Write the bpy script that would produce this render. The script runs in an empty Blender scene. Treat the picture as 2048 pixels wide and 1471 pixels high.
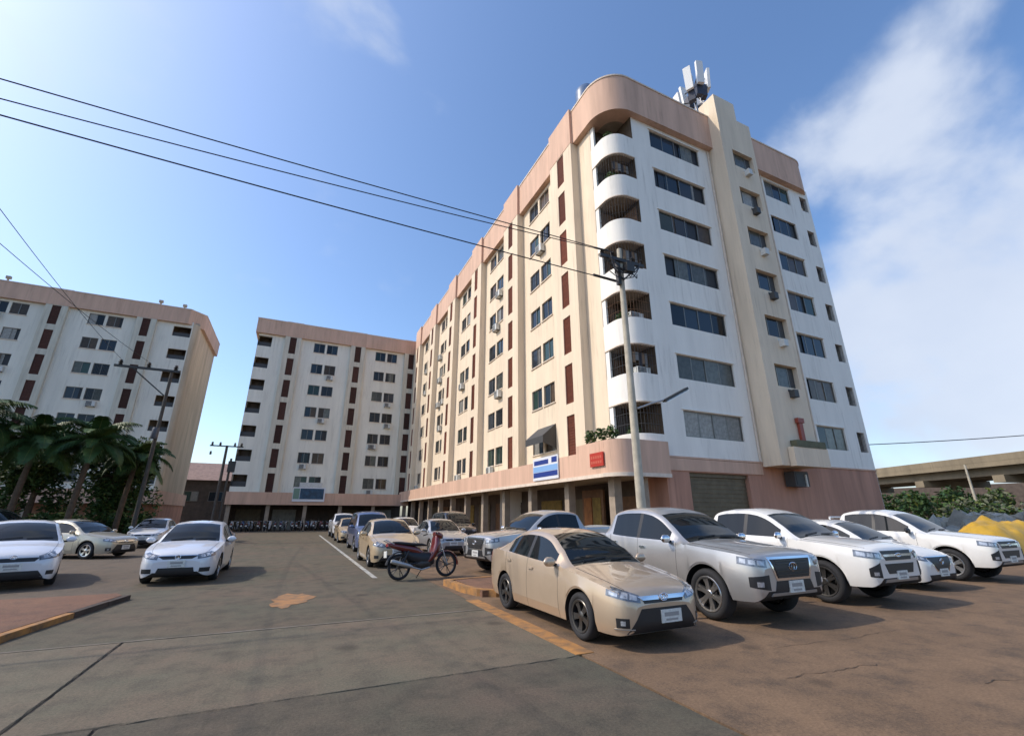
import bpy, bmesh, math, random
from mathutils import Vector, Matrix
from mathutils.bvhtree import BVHTree
random.seed(7)
R = math.radians
scene = bpy.context.scene
col = scene.collection

# ------------------------------------------------------------------ camera
cd = bpy.data.cameras.new('camera'); cam = bpy.data.objects.new('camera', cd); col.objects.link(cam)
cd.sensor_width = 36.0; cd.lens = 890.0 / 2048.0 * 36.0; cd.clip_end = 4000; cd.clip_start = 0.05
cam.location = (0, 0, 1.62); cam.rotation_euler = (R(90 + 18.3), 0, R(-25.0))
scene.camera = cam
# ------------------------------------------------------------------ sky, sun, exposure
SUN_AZ = R(-71.0)      # clockwise from +Y (the direction of the drive)
SUN_EL = R(44.0)
w = bpy.data.worlds.new('World'); scene.world = w; w.use_nodes = True
nt = w.node_tree; nt.nodes.clear()
out = nt.nodes.new('ShaderNodeOutputWorld'); bg = nt.nodes.new('ShaderNodeBackground')
sky = nt.nodes.new('ShaderNodeTexSky'); sky.sky_type = 'NISHITA'; sky.sun_disc = False
sky.sun_elevation = SUN_EL; sky.sun_rotation = SUN_AZ; sky.altitude = 0
sky.air_density = 1.0; sky.dust_density = 1.6; sky.ozone_density = 3.0
bg.inputs['Strength'].default_value = 0.15
tc = nt.nodes.new('ShaderNodeTexCoord')
def wn(t, **k):
    n = nt.nodes.new(t)
    for a, v in k.items(): setattr(n, a, v)
    return n
# drifting cloud cover: coverage field (large noise + a bank low over +X) times billow detail
mp = wn('ShaderNodeMapping'); mp.inputs['Scale'].default_value = (1.0, 1.0, 1.25)
nt.links.new(tc.outputs['Generated'], mp.inputs['Vector'])
n1 = wn('ShaderNodeTexNoise'); n1.inputs['Scale'].default_value = 2.9; n1.inputs['Detail'].default_value = 8; n1.inputs['Roughness'].default_value = 0.50
n1.inputs['Distortion'].default_value = 0.25
nt.links.new(mp.outputs[0], n1.inputs['Vector'])
dt = wn('ShaderNodeVectorMath', operation='DOT_PRODUCT'); nt.links.new(tc.outputs['Generated'], dt.inputs[0])
bd = Vector((0.92, 0.26, 0.29)).normalized(); dt.inputs[1].default_value = bd
mr = wn('ShaderNodeMapRange'); mr.inputs['From Min'].default_value = 0.87; mr.inputs['From Max'].default_value = 0.985
mr.inputs['To Min'].default_value = 0.0; mr.inputs['To Max'].default_value = 0.335
nt.links.new(dt.outputs['Value'], mr.inputs['Value'])
dt2 = wn('ShaderNodeVectorMath', operation='DOT_PRODUCT'); nt.links.new(tc.outputs['Generated'], dt2.inputs[0])
dt2.inputs[1].default_value = Vector((-0.55, 0.55, 0.75)).normalized()
mr2 = wn('ShaderNodeMapRange'); mr2.inputs['From Min'].default_value = 0.75; mr2.inputs['From Max'].default_value = 1.0
mr2.inputs['To Min'].default_value = 0.0; mr2.inputs['To Max'].default_value = 0.05
nt.links.new(dt2.outputs['Value'], mr2.inputs['Value'])
ad = wn('ShaderNodeMath', operation='ADD'); nt.links.new(n1.outputs['Fac'], ad.inputs[0]); nt.links.new(mr.outputs[0], ad.inputs[1])
ad2 = wn('ShaderNodeMath', operation='ADD'); nt.links.new(ad.outputs[0], ad2.inputs[0]); nt.links.new(mr2.outputs[0], ad2.inputs[1])
cr = wn('ShaderNodeMapRange', interpolation_type='SMOOTHSTEP'); cr.inputs['From Min'].default_value = 0.60; cr.inputs['From Max'].default_value = 0.80
cr.inputs['To Max'].default_value = 0.93
nt.links.new(ad2.outputs[0], cr.inputs['Value'])
n2 = wn('ShaderNodeTexNoise'); n2.inputs['Scale'].default_value = 3.4; n2.inputs['Detail'].default_value = 6
nt.links.new(mp.outputs[0], n2.inputs['Vector'])
cc = wn('ShaderNodeMix', data_type='RGBA'); cc.inputs['A'].default_value = (2.2, 2.6, 3.4, 1); cc.inputs['B'].default_value = (3.6, 3.85, 4.3, 1)
nt.links.new(n2.outputs['Fac'], cc.inputs['Factor'])
mx = wn('ShaderNodeMix', data_type='RGBA')
nt.links.new(cr.outputs[0], mx.inputs['Factor']); hsv = wn('ShaderNodeHueSaturation'); hsv.inputs['Saturation'].default_value = 1.10; hsv.inputs['Hue'].default_value = 0.501
nt.links.new(sky.outputs[0], hsv.inputs['Color']); nt.links.new(hsv.outputs[0], mx.inputs['A']); nt.links.new(cc.outputs['Result'], mx.inputs['B'])
nt.links.new(mx.outputs['Result'], bg.inputs['Color']); nt.links.new(bg.outputs[0], out.inputs['Surface'])
sl = bpy.data.lights.new('sun', 'SUN'); sl.energy = 2.0; sl.angle = R(0.5); sl.color = (1.0, 0.90, 0.76)
so = bpy.data.objects.new('sun', sl); col.objects.link(so)
sdir = Vector((math.sin(SUN_AZ) * math.cos(SUN_EL), math.cos(SUN_AZ) * math.cos(SUN_EL), math.sin(SUN_EL)))
so.rotation_euler = (-sdir).to_track_quat('-Z', 'Y').to_euler(); so.location = (0, 0, 60)
vs = scene.view_settings; vs.view_transform = 'Standard'; vs.look = 'None'; vs.exposure = 0.68; vs.gamma = 1.0
try: vs.use_curve_mapping = False
except Exception: pass

# ------------------------------------------------------------------ materials
MATS = {}
def mat(name, c, rough=0.6, metal=0.0, var=0.0, vscale=3.0, bump=0.0, bscale=40.0, c2=None, coat=0.0, spec=0.5, streak=False, emit=None, rnd=0.0, rotvar=0.0):
    if name in MATS: return MATS[name]
    m = bpy.data.materials.new(name); m.use_nodes = True; t = m.node_tree; b = t.nodes['Principled BSDF']
    L = t.links
    b.inputs['Base Color'].default_value = (*c, 1); b.inputs['Roughness'].default_value = rough; b.inputs['Metallic'].default_value = metal
    b.inputs['Coat Weight'].default_value = coat; b.inputs['Specular IOR Level'].default_value = spec
    tc = t.nodes.new('ShaderNodeTexCoord')
    last = None
    if var > 0 or c2:
        mp = t.nodes.new('ShaderNodeMapping'); L.new(tc.outputs['Object'], mp.inputs['Vector'])
        if streak: mp.inputs['Scale'].default_value = (1.0, 1.0, 0.12)
        n = t.nodes.new('ShaderNodeTexNoise'); n.inputs['Scale'].default_value = vscale; n.inputs['Detail'].default_value = 7; n.inputs['Roughness'].default_value = 0.62
        L.new(mp.outputs[0], n.inputs['Vector'])
        r = t.nodes.new('ShaderNodeMapRange'); r.inputs['From Min'].default_value = 0.3; r.inputs['From Max'].default_value = 0.72
        L.new(n.outputs['Fac'], r.inputs['Value'])
        k = t.nodes.new('ShaderNodeMix'); k.data_type = 'RGBA'
        a = c2 if c2 else tuple(x * (1 - var) for x in c)
        k.inputs['A'].default_value = (*a, 1); k.inputs['B'].default_value = (*[min(1, x * (1 + var * 0.4)) for x in c], 1)
        L.new(r.outputs[0], k.inputs['Factor']); last = k.outputs['Result']
        if streak:      # run-off stains and patched paint
            m2 = t.nodes.new('ShaderNodeMapping'); L.new(tc.outputs['Object'], m2.inputs['Vector']); m2.inputs['Scale'].default_value = (3.2, 3.2, 0.22); m2.inputs['Location'].default_value = (3.1, 1.7, 0.4)
            n2 = t.nodes.new('ShaderNodeTexNoise'); n2.inputs['Scale'].default_value = 1.6; n2.inputs['Detail'].default_value = 6; n2.inputs['Roughness'].default_value = 0.65; L.new(m2.outputs[0], n2.inputs['Vector'])
            r2 = t.nodes.new('ShaderNodeMapRange'); r2.inputs['From Min'].default_value = 0.50; r2.inputs['From Max'].default_value = 0.72; r2.inputs['To Max'].default_value = 0.5; L.new(n2.outputs['Fac'], r2.inputs['Value'])
            n3 = t.nodes.new('ShaderNodeTexNoise'); n3.inputs['Scale'].default_value = 0.42; n3.inputs['Detail'].default_value = 3; L.new(tc.outputs['Object'], n3.inputs['Vector'])
            r3 = t.nodes.new('ShaderNodeMapRange'); r3.inputs['From Min'].default_value = 0.4; r3.inputs['From Max'].default_value = 0.62; L.new(n3.outputs['Fac'], r3.inputs['Value'])
            mu = t.nodes.new('ShaderNodeMath'); mu.operation = 'MULTIPLY'; L.new(r2.outputs[0], mu.inputs[0]); L.new(r3.outputs[0], mu.inputs[1])
            k2 = t.nodes.new('ShaderNodeMix'); k2.data_type = 'RGBA'; k2.inputs['B'].default_value = (c[0]*0.46, c[1]*0.44, c[2]*0.42, 1); L.new(last, k2.inputs['A']); L.new(mu.outputs[0], k2.inputs['Factor']); last = k2.outputs['Result']
    if rnd > 0:
        oi = t.nodes.new('ShaderNodeObjectInfo'); h = t.nodes.new('ShaderNodeHueSaturation')
        mm = t.nodes.new('ShaderNodeMapRange'); mm.inputs['To Min'].default_value = 1 - rnd; mm.inputs['To Max'].default_value = 1 + rnd
        L.new(oi.outputs['Random'], mm.inputs['Value']); L.new(mm.outputs[0], h.inputs['Value'])
        if last: L.new(last, h.inputs['Color'])
        else: h.inputs['Color'].default_value = (*c, 1)
        last = h.outputs['Color']
    if last: L.new(last, b.inputs['Base Color'])
    if bump > 0:
        n = t.nodes.new('ShaderNodeTexNoise'); n.inputs['Scale'].default_value = bscale; n.inputs['Detail'].default_value = 5
        L.new(tc.outputs['Object'], n.inputs['Vector'])
        bp = t.nodes.new('ShaderNodeBump'); bp.inputs['Strength'].default_value = bump; bp.inputs['Distance'].default_value = 0.02
        L.new(n.outputs['Fac'], bp.inputs['Height']); L.new(bp.outputs[0], b.inputs['Normal'])
    if emit:
        b.inputs['Emission Color'].default_value = (*c, 1); b.inputs['Emission Strength'].default_value = emit
    MATS[name] = m; return m
def ground_mat(name, c1, c2, c3, rough=0.9, s1=0.35, s2=3.0, bump=0.5, tint=0.0):
    if name in MATS: return MATS[name]
    m = bpy.data.materials.new(name); m.use_nodes = True; t = m.node_tree; b = t.nodes['Principled BSDF']; L = t.links
    g = t.nodes.new('ShaderNodeNewGeometry')
    def nz(s, d, rg=0.6):
        n = t.nodes.new('ShaderNodeTexNoise'); n.inputs['Scale'].default_value = s; n.inputs['Detail'].default_value = d; n.inputs['Roughness'].default_value = rg
        L.new(g.outputs['Position'], n.inputs['Vector']); return n
    a = nz(s1, 5); bb = nz(s2, 8, 0.7); f = nz(38, 6, 0.75)
    def rng(n, lo, hi, t0=0.0, t1=1.0):
        r = t.nodes.new('ShaderNodeMapRange'); r.inputs['From Min'].default_value = lo; r.inputs['From Max'].default_value = hi
        r.inputs['To Min'].default_value = t0; r.inputs['To Max'].default_value = t1; L.new(n.outputs['Fac'], r.inputs['Value']); return r
    k1 = t.nodes.new('ShaderNodeMix'); k1.data_type = 'RGBA'; k1.inputs['A'].default_value = (*c1, 1); k1.inputs['B'].default_value = (*c2, 1)
    L.new(rng(a, 0.35, 0.65).outputs[0], k1.inputs['Factor'])
    k2 = t.nodes.new('ShaderNodeMix'); k2.data_type = 'RGBA'; k2.inputs['B'].default_value = (*c3, 1); L.new(k1.outputs['Result'], k2.inputs['A'])
    L.new(rng(bb, 0.46, 0.68, 0, 0.9).outputs[0], k2.inputs['Factor'])
    h = t.nodes.new('ShaderNodeHueSaturation'); L.new(k2.outputs['Result'], h.inputs['Color'])
    fr = rng(f, 0.32, 0.68, 0.66, 1.32)
    oi = t.nodes.new('ShaderNodeObjectInfo'); orr = t.nodes.new('ShaderNodeMapRange'); orr.inputs['To Min'].default_value = 1 - tint; orr.inputs['To Max'].default_value = 1 + tint
    L.new(oi.outputs['Random'], orr.inputs['Value'])
    mu = t.nodes.new('ShaderNodeMath'); mu.operation = 'MULTIPLY'; L.new(fr.outputs[0], mu.inputs[0]); L.new(orr.outputs[0], mu.inputs[1])
    L.new(mu.outputs[0], h.inputs['Value'])
    sp_ = nz(420, 2, 0.5); spr = rng(sp_, 0.58, 0.72, 0, 0.45)
    k3 = t.nodes.new('ShaderNodeMix'); k3.data_type = 'RGBA'; k3.inputs['B'].default_value = (*[min(1, x*2.1+0.03) for x in c2], 1); L.new(h.outputs[0], k3.inputs['A']); L.new(spr.outputs[0], k3.inputs['Factor'])
    mpo = t.nodes.new('ShaderNodeMapping'); mpo.inputs['Scale'].default_value = (2.2, 0.10, 1); L.new(g.outputs['Position'], mpo.inputs['Vector'])
    ty_ = t.nodes.new('ShaderNodeTexNoise'); ty_.inputs['Scale'].default_value = 1.1; ty_.inputs['Detail'].default_value = 6; ty_.inputs['Roughness'].default_value = 0.7; L.new(mpo.outputs[0], ty_.inputs['Vector'])
    tyr = rng(ty_, 0.55, 0.75, 0, 0.35)
    k4 = t.nodes.new('ShaderNodeMix'); k4.data_type = 'RGBA'; k4.inputs['B'].default_value = (*[x*0.5 for x in c3], 1); L.new(k3.outputs['Result'], k4.inputs['A']); L.new(tyr.outputs[0], k4.inputs['Factor'])
    vo = t.nodes.new('ShaderNodeTexVoronoi'); vo.inputs['Scale'].default_value = 0.9; vo.inputs['Randomness'].default_value = 1.0
    wv = nz(5, 4); vm = t.nodes.new('ShaderNodeMix'); vm.data_type = 'VECTOR'; vm.inputs['Factor'].default_value = 0.06; L.new(g.outputs['Position'], vm.inputs['A']); L.new(wv.outputs['Color'], vm.inputs['B']); L.new(vm.outputs['Result'], vo.inputs['Vector'])
    oil = t.nodes.new('ShaderNodeMapRange'); oil.inputs['From Min'].default_value = 0.05; oil.inputs['From Max'].default_value = 0.17; oil.inputs['To Min'].default_value = 0.6; oil.inputs['To Max'].default_value = 0.0; L.new(vo.outputs['Distance'], oil.inputs['Value'])
    k5 = t.nodes.new('ShaderNodeMix'); k5.data_type = 'RGBA'; k5.inputs['B'].default_value = (*[x*0.42 for x in c3], 1); L.new(k4.outputs['Result'], k5.inputs['A']); L.new(oil.outputs[0], k5.inputs['Factor'])
    L.new(k5.outputs['Result'], b.inputs['Base Color'])
    b.inputs['Roughness'].default_value = rough; b.inputs['Specular IOR Level'].default_value = 0.35
    bp = t.nodes.new('ShaderNodeBump'); bp.inputs['Strength'].default_value = bump; bp.inputs['Distance'].default_value = 0.012
    ad = t.nodes.new('ShaderNodeMath'); ad.operation = 'ADD'; L.new(f.outputs['Fac'], ad.inputs[0]); L.new(bb.outputs['Fac'], ad.inputs[1])
    L.new(ad.outputs[0], bp.inputs['Height']); L.new(bp.outputs[0], b.inputs['Normal'])
    MATS[name] = m; return m

WHITE = mat('wall_white', (0.86, 0.82, 0.74), 0.85, var=0.10, vscale=1.1, bump=0.12, bscale=60, streak=True)
CREAM = mat('wall_cream', (0.76, 0.63, 0.47), 0.85, var=0.15, vscale=1.2, bump=0.12, bscale=60, streak=True)
FINC = mat('fin_cream', (0.78, 0.64, 0.47), 0.85, var=0.14, vscale=1.2, bump=0.12, bscale=60, streak=True)
PEACH = mat('peach_paint', (0.65, 0.42, 0.30), 0.8, var=0.2, vscale=1.3, bump=0.1, bscale=50, streak=True)
SALMON = mat('salmon_paint', (0.50, 0.26, 0.175), 0.85, var=0.3, vscale=1.5, bump=0.12, bscale=50, streak=True)
COLM = mat('column_paint', (0.36, 0.29, 0.22), 0.85, var=0.3, vscale=2)
TRIM = mat('pale_trim', (0.72, 0.60, 0.48), 0.8, var=0.2)
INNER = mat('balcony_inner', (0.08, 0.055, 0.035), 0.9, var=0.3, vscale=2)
LOUV = mat('louvre_red', (0.23, 0.065, 0.035), 0.7, var=0.35, vscale=5, rnd=0.25)
LOUVD = mat('louvre_dark', (0.085, 0.035, 0.028), 0.7, var=0.35, vscale=5, rnd=0.3)
ALU = mat('aluminium', (0.20, 0.19, 0.17), 0.45, 0.6)
GLASSB = mat('window_glass', (0.016, 0.026, 0.038), 0.07, 0.0, spec=0.35, rnd=0.8)
CURT = mat('window_curtain_glass', (0.12, 0.125, 0.105), 0.25, spec=0.4, var=0.5, vscale=4, rnd=0.4)
CURTB = mat('window_brown_curtain', (0.085, 0.055, 0.032), 0.3, spec=0.35, var=0.5, vscale=5, rnd=0.4)
CURTW = mat('window_pale_curtain', (0.30, 0.29, 0.26), 0.4, spec=0.3, var=0.4, vscale=6, rnd=0.3)
GLASSG = mat('window_green_glass', (0.020, 0.045, 0.036), 0.10, spec=0.4, rnd=0.5)
SHUT = mat('shutter_olive', (0.16, 0.125, 0.075), 0.6, 0.2, var=0.3, vscale=3)
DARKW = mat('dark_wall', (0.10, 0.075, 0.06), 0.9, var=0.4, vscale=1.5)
BROWN = mat('brown_wood', (0.17, 0.085, 0.04), 0.6, var=0.4, vscale=4)
YSHOP = mat('shop_yellow', (0.26, 0.17, 0.04), 0.6, var=0.4, vscale=4)
ACW = mat('ac_white', (0.62, 0.62, 0.58), 0.5, var=0.2)
ACD = mat('ac_dark', (0.05, 0.05, 0.05), 0.6)
CONC = mat('concrete', (0.40, 0.36, 0.28), 0.9, var=0.3, vscale=2, bump=0.2)
POLEC = mat('pole_concrete', (0.47, 0.42, 0.33), 0.9, var=0.25, vscale=3, bump=0.25, bscale=30)
STEEL = mat('steel_dark', (0.06, 0.055, 0.05), 0.5, 0.5)
GALV = mat('steel_galvanised', (0.45, 0.45, 0.44), 0.45, 0.7)
RUBBER = mat('rubber', (0.018, 0.018, 0.02), 0.85, var=0.3)
BLACK = mat('black_plastic', (0.014, 0.014, 0.016), 0.5)
CHROME = mat('chrome', (0.75, 0.75, 0.76), 0.14, 1.0)
RIM = mat('rim_alloy', (0.55, 0.54, 0.52), 0.28, 0.9)
RIMD = mat('rim_dark', (0.10, 0.095, 0.09), 0.35, 0.8)
CARGLASS = mat('car_glass', (0.008, 0.011, 0.013), 0.04, spec=0.38)
LAMP = mat('lamp_glass', (0.50, 0.52, 0.55), 0.08, 0.3, var=0.6, vscale=14, coat=0.8)
LAMPD = mat('lamp_glass_smoked', (0.20, 0.21, 0.23), 0.08, 0.4, var=0.7, vscale=14, coat=0.8)
TAIL = mat('tail_lamp', (0.30, 0.012, 0.012), 0.15, coat=0.6)
AMBER = mat('amber_lamp', (0.55, 0.20, 0.02), 0.2, coat=0.5)
PLATE = mat('number_plate', (0.66, 0.66, 0.62), 0.5, var=0.25, vscale=22)
LEAFD = mat('leaf_dark', (0.042, 0.092, 0.026), 0.55, var=0.55, vscale=2.0, spec=0.3)
LEAFM = mat('leaf_mid', (0.070, 0.125, 0.030), 0.55, var=0.5, vscale=2.0, spec=0.3)
LEAFY = mat('leaf_yellow', (0.13, 0.15, 0.035), 0.6, var=0.4, vscale=2.0, spec=0.3)
BARK = mat('bark', (0.11, 0.075, 0.05), 0.95, var=0.4, vscale=6, bump=0.5)
WHITEP = mat('paint_white_line', (0.50, 0.50, 0.46), 0.85, var=0.3, vscale=3.5, c2=(0.15, 0.135, 0.11))
YELP = mat('paint_yellow', (0.42, 0.19, 0.045), 0.85, var=0.3, vscale=4.5, c2=(0.13, 0.085, 0.05))
def carpaint(name, c, metal=0.0, rough=0.32):
    return mat('paint_' + name, c, rough, metal, coat=0.9, var=0.06, vscale=3)

# ------------------------------------------------------------------ mesh helpers
class MB:
    def __init__(s): s.v = []; s.f = []; s.m = []
    def box(s, x0, x1, y0, y1, z0, z1, mi=0, M=None):
        n = len(s.v)
        P = [(x0,y0,z0),(x1,y0,z0),(x1,y1,z0),(x0,y1,z0),(x0,y0,z1),(x1,y0,z1),(x1,y1,z1),(x0,y1,z1)]
        if M is not None: P = [tuple(M @ Vector(p)) for p in P]
        s.v += P
        for f in ((0,3,2,1),(4,5,6,7),(0,1,5,4),(1,2,6,5),(2,3,7,6),(3,0,4,7)): s.f.append([n+i for i in f]); s.m.append(mi)
        return s
    def face(s, pts, mi=0):
        n = len(s.v); s.v += [tuple(p) for p in pts]; s.f.append(list(range(n, n+len(pts)))); s.m.append(mi); return s
    def tube(s, pts, r, n=8, mi=0, cap=True):
        pts = [Vector(p) for p in pts]; rr = r if isinstance(r, (list, tuple)) else [r]*len(pts)
        base = len(s.v); up = Vector((0,0,1))
        for i, p in enumerate(pts):
            d = (pts[min(i+1,len(pts)-1)] - pts[max(i-1,0)])
            d = d.normalized() if d.length > 1e-9 else up
            a = d.cross(up)
            if a.length < 1e-3: a = d.cross(Vector((0,1,0)))
            a.normalize(); b = d.cross(a).normalized()
            for k in range(n):
                t = 2*math.pi*k/n; s.v.append(tuple(p + (a*math.cos(t) + b*math.sin(t))*rr[i]))
        for i in range(len(pts)-1):
            for k in range(n):
                k2 = (k+1) % n
                s.f.append([base+i*n+k, base+i*n+k2, base+(i+1)*n+k2, base+(i+1)*n+k]); s.m.append(mi)
        if cap:
            s.f.append([base+k for k in range(n)]); s.m.append(mi)
            s.f.append([base+(len(pts)-1)*n+k for k in reversed(range(n))]); s.m.append(mi)
        return s
    def lathe(s, prof, axis='y', n=28, mi=0, c=(0,0,0), closed=False):
        base = len(s.v); m = len(prof)
        for k in range(n):
            t = 2*math.pi*k/n
            for (r, h) in prof:
                if axis == 'y': p = (c[0]+r*math.cos(t), c[1]+h, c[2]+r*math.sin(t))
                else: p = (c[0]+r*math.cos(t), c[1]+r*math.sin(t), c[2]+h)
                s.v.append(p)
        for k in range(n):
            k2 = (k+1) % n
            for i in range(m if closed else m-1):
                i2 = (i+1) % m
                s.f.append([base+k*m+i, base+k2*m+i, base+k2*m+i2, base+k*m+i2]); s.m.append(mi)
        return s
    def sweep(s, path, d0, d1, z0, z1, mi=0, closed=False):
        """solid band along a 2D path; d0/d1 = offsets to the left (negative = right)"""
        P = [Vector((p[0], p[1])) for p in path]; n = len(P); base = len(s.v); N = []
        for i in range(n):
            a = P[i]-P[i-1] if i > 0 else P[1]-P[0]
            b = P[i+1]-P[i] if i < n-1 else P[-1]-P[-2]
            a.normalize(); b.normalize(); na = Vector((-a.y, a.x)); nb = Vector((-b.y, b.x)); q = (na+nb); q.normalize()
            N.append(q / max(0.3, q.dot(na)))
        for i in range(n):
            for (d, z) in ((d0,z0),(d1,z0),(d1,z1),(d0,z1)):
                p = P[i] + N[i]*d; s.v.append((p.x, p.y, z))
        for i in range(n-1):
            for k in range(4):
                k2 = (k+1) % 4
                s.f.append([base+i*4+k, base+i*4+k2, base+(i+1)*4+k2, base+(i+1)*4+k]); s.m.append(mi)
        s.f.append([base+3, base+2, base+1, base]); s.m.append(mi)
        e = base+(n-1)*4; s.f.append([e, e+1, e+2, e+3]); s.m.append(mi)
        return s
    def mesh(s, name, mats, smooth=False, angle=40, fixn=True):
        me = bpy.data.meshes.new(name); me.from_pydata(s.v, [], s.f)
        mats = mats if isinstance(mats, (list, tuple)) else [mats]
        for m in mats: me.materials.append(m)
        if len(mats) > 1: me.polygons.foreach_set('material_index', s.m)
        if fixn and s.f:
            bm = bmesh.new(); bm.from_mesh(me); bmesh.ops.recalc_face_normals(bm, faces=bm.faces); bm.to_mesh(me); bm.free()
        if smooth:
            me.polygons.foreach_set('use_smooth', [True]*len(me.polygons)); me.set_sharp_from_angle(angle=R(angle))
        me.update(); return me
    def obj(s, name, mats, parent=None, W=None, smooth=False, angle=40, fixn=True):
        return link(name, s.mesh(name, mats, smooth, angle, fixn), parent, W)
WM = {}
def link(name, data, parent=None, W=None):
    """W = world matrix of the object when it is linked (identity: vertices are world coordinates)"""
    o = bpy.data.objects.new(name, data); col.objects.link(o)
    W = W if W is not None else Matrix.Identity(4)
    WM[o.name] = W
    if parent is not None:
        o.parent = parent; o.matrix_local = WM[parent.name].inverted() @ W
    else: o.matrix_world = W
    return o
def thing(name, label, cat, loc=(0,0,0), rz=0.0, group=None):
    o = bpy.data.objects.new(name, None); col.objects.link(o); o.empty_display_size = 0.3
    o.location = loc; o.rotation_euler = (0,0,rz); WM[o.name] = Matrix.Translation(loc) @ Matrix.Rotation(rz, 4, 'Z')
    return tag(o, label, cat, group)
def tag(o, label=None, cat=None, group=None, kind=None):
    if label: o['label'] = label
    if cat: o['category'] = cat
    if group: o['group'] = group
    if kind: o['kind'] = kind
    return o
def copy_tree(o, parent=None):
    c = o.copy(); col.objects.link(c); c.parent = parent
    if parent is not None: c.matrix_parent_inverse = o.matrix_parent_inverse.copy()
    for ch in [x for x in bpy.data.objects if x.parent == o]: copy_tree(ch, c)
    return c
KIDS = None
def arc(cx, cy, r, a0, a1, n=8):
    return [(cx + r*math.cos(R(a0+(a1-a0)*i/n)), cy + r*math.sin(R(a0+(a1-a0)*i/n))) for i in range(n+1)]

def leaf_cloud(m, c, rad, n, size, seed, flat=0.0):
    rd = random.Random(seed)
    for _ in range(n):
        while True:
            p = Vector((rd.uniform(-1,1), rd.uniform(-1,1), rd.uniform(-1,1)))
            if p.length <= 1: break
        p = Vector((p.x*rad[0], p.y*rad[1], p.z*rad[2])) + Vector(c)
        a = Vector((rd.gauss(0,1), rd.gauss(0,1), rd.gauss(0,0.6))).normalized(); b = a.cross(Vector((rd.gauss(0,1), rd.gauss(0,1), rd.gauss(0,1)))).normalized()
        s = size*rd.uniform(0.6, 1.4); mi = rd.choices((0,1,2), (5,4,1))[0]
        m.face([p-a*s, p+b*s*0.42, p+a*s, p-b*s*0.42], mi)
# ------------------------------------------------------------------ ground
ASPH = ground_mat('yard_concrete', (0.100, 0.080, 0.060), (0.125, 0.092, 0.064), (0.070, 0.058, 0.046), s1=0.18, s2=1.6)
SLABM = ground_mat('drive_concrete', (0.118, 0.108, 0.074), (0.150, 0.112, 0.078), (0.076, 0.066, 0.048), s1=0.7, s2=2.6, tint=0.10)
LOTM = ground_mat('lot_concrete', (0.145, 0.092, 0.054), (0.190, 0.120, 0.070), (0.080, 0.056, 0.038), s1=0.55, s2=2.0)
PAVEM = ground_mat('pavement_red', (0.15, 0.075, 0.048), (0.19, 0.10, 0.06), (0.10, 0.06, 0.042), s1=0.5, s2=3.0)
m = MB()
m.face([(-1500,-1500,-0.06),(1500,-1500,-0.06),(1500,1500,-0.06),(-1500,1500,-0.06)])
tag(m.obj('ground', ASPH, fixn=False), kind='structure')
def sheet(name, x0, x1, y0, y1, z, ma, parent=None, n=1):
    m = MB(); m.box(x0, x1, y0, y1, z-0.05, z); return m.obj(name, ma, parent)
# drive between the blocks: asphalt beyond, two rows of cast slabs in front
SLABD = ground_mat('near_concrete', (0.078, 0.072, 0.050), (0.104, 0.078, 0.056), (0.048, 0.043, 0.032), s1=0.7, s2=2.6, tint=0.05)
DRIVEM = ground_mat('drive_asphalt', (0.090, 0.084, 0.057), (0.122, 0.090, 0.062), (0.056, 0.050, 0.036), s1=0.55, s2=2.4)
drive = sheet('drive', -3.3, 3.42, 8.47, 57, 0.0, DRIVEM); tag(drive, kind='structure')
GROUT = ground_mat('joint_dirt', (0.030, 0.026, 0.022), (0.04, 0.034, 0.028), (0.02, 0.018, 0.016))
m = MB(); m.box(-14, 3.42, -6, 8.47, -0.055, -0.016); m.obj('joint_bed', GROUT, drive)
m = MB(); m.box(-3.3, 3.42, 8.41, 8.465, -0.05, 0.001); m.obj('cement_joint', mat('joint_cement', (0.19, 0.165, 0.13), 0.95, var=0.3, vscale=2.2, c2=(0.10, 0.082, 0.058)), drive)
def slab(x0, x1, y0, y1, ma):
    b = 0.012; w = x1-x0; l = y1-y0; m = MB(); N = 40; rd = random.Random(int(x0*10+y0*100))
    # slightly ragged arrises
    ring = [(w*k/N, 0) for k in range(N)]+[(w, l*k/N) for k in range(N)]+[(w-w*k/N, l) for k in range(N)]+[(0, l-l*k/N) for k in range(N)]
    n = len(ring)
    for (x, y) in ring: m.v.append((x, y, -0.05))
    for (x, y) in ring: m.v.append((x, y, -b))
    for (x, y) in ring:
        e = b*rd.uniform(0.3, 1.6); m.v.append((min(max(x, e), w-e), min(max(y, e), l-e), 0))
    for q in range(2):
        for k in range(n): m.f.append([q*n+k, q*n+(k+1) % n, (q+1)*n+(k+1) % n, (q+1)*n+k]); m.m.append(0)
    m.f.append([2*n+k for k in range(n)]); m.m.append(0)
    return m.obj('slab', ma, drive, Matrix.Translation((x0, y0, rd.uniform(-0.003, 0.001))))
slab(-8.0, -1.862, 5.32, 8.39, SLABM); slab(-1.838, 3.40, 5.32, 8.39, SLABM); slab(-14, -8.02, 5.32, 8.39, SLABM)
slab(-1.2, 3.40, -6, 5.295, SLABD); slab(-7.0, -1.22, -6, 5.295, SLABD); slab(-14, -7.02, -6, 5.295, SLABD)
# right-hand parking lot, worn brown concrete
lot = sheet('parking_lot', 3.44, 60, -8, 57, -0.004, LOTM); tag(lot, kind='structure')
lotl = sheet('courtyard', -60, -3.3, 12.4, 58, -0.008, ASPH); tag(lotl, kind='structure')
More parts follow.
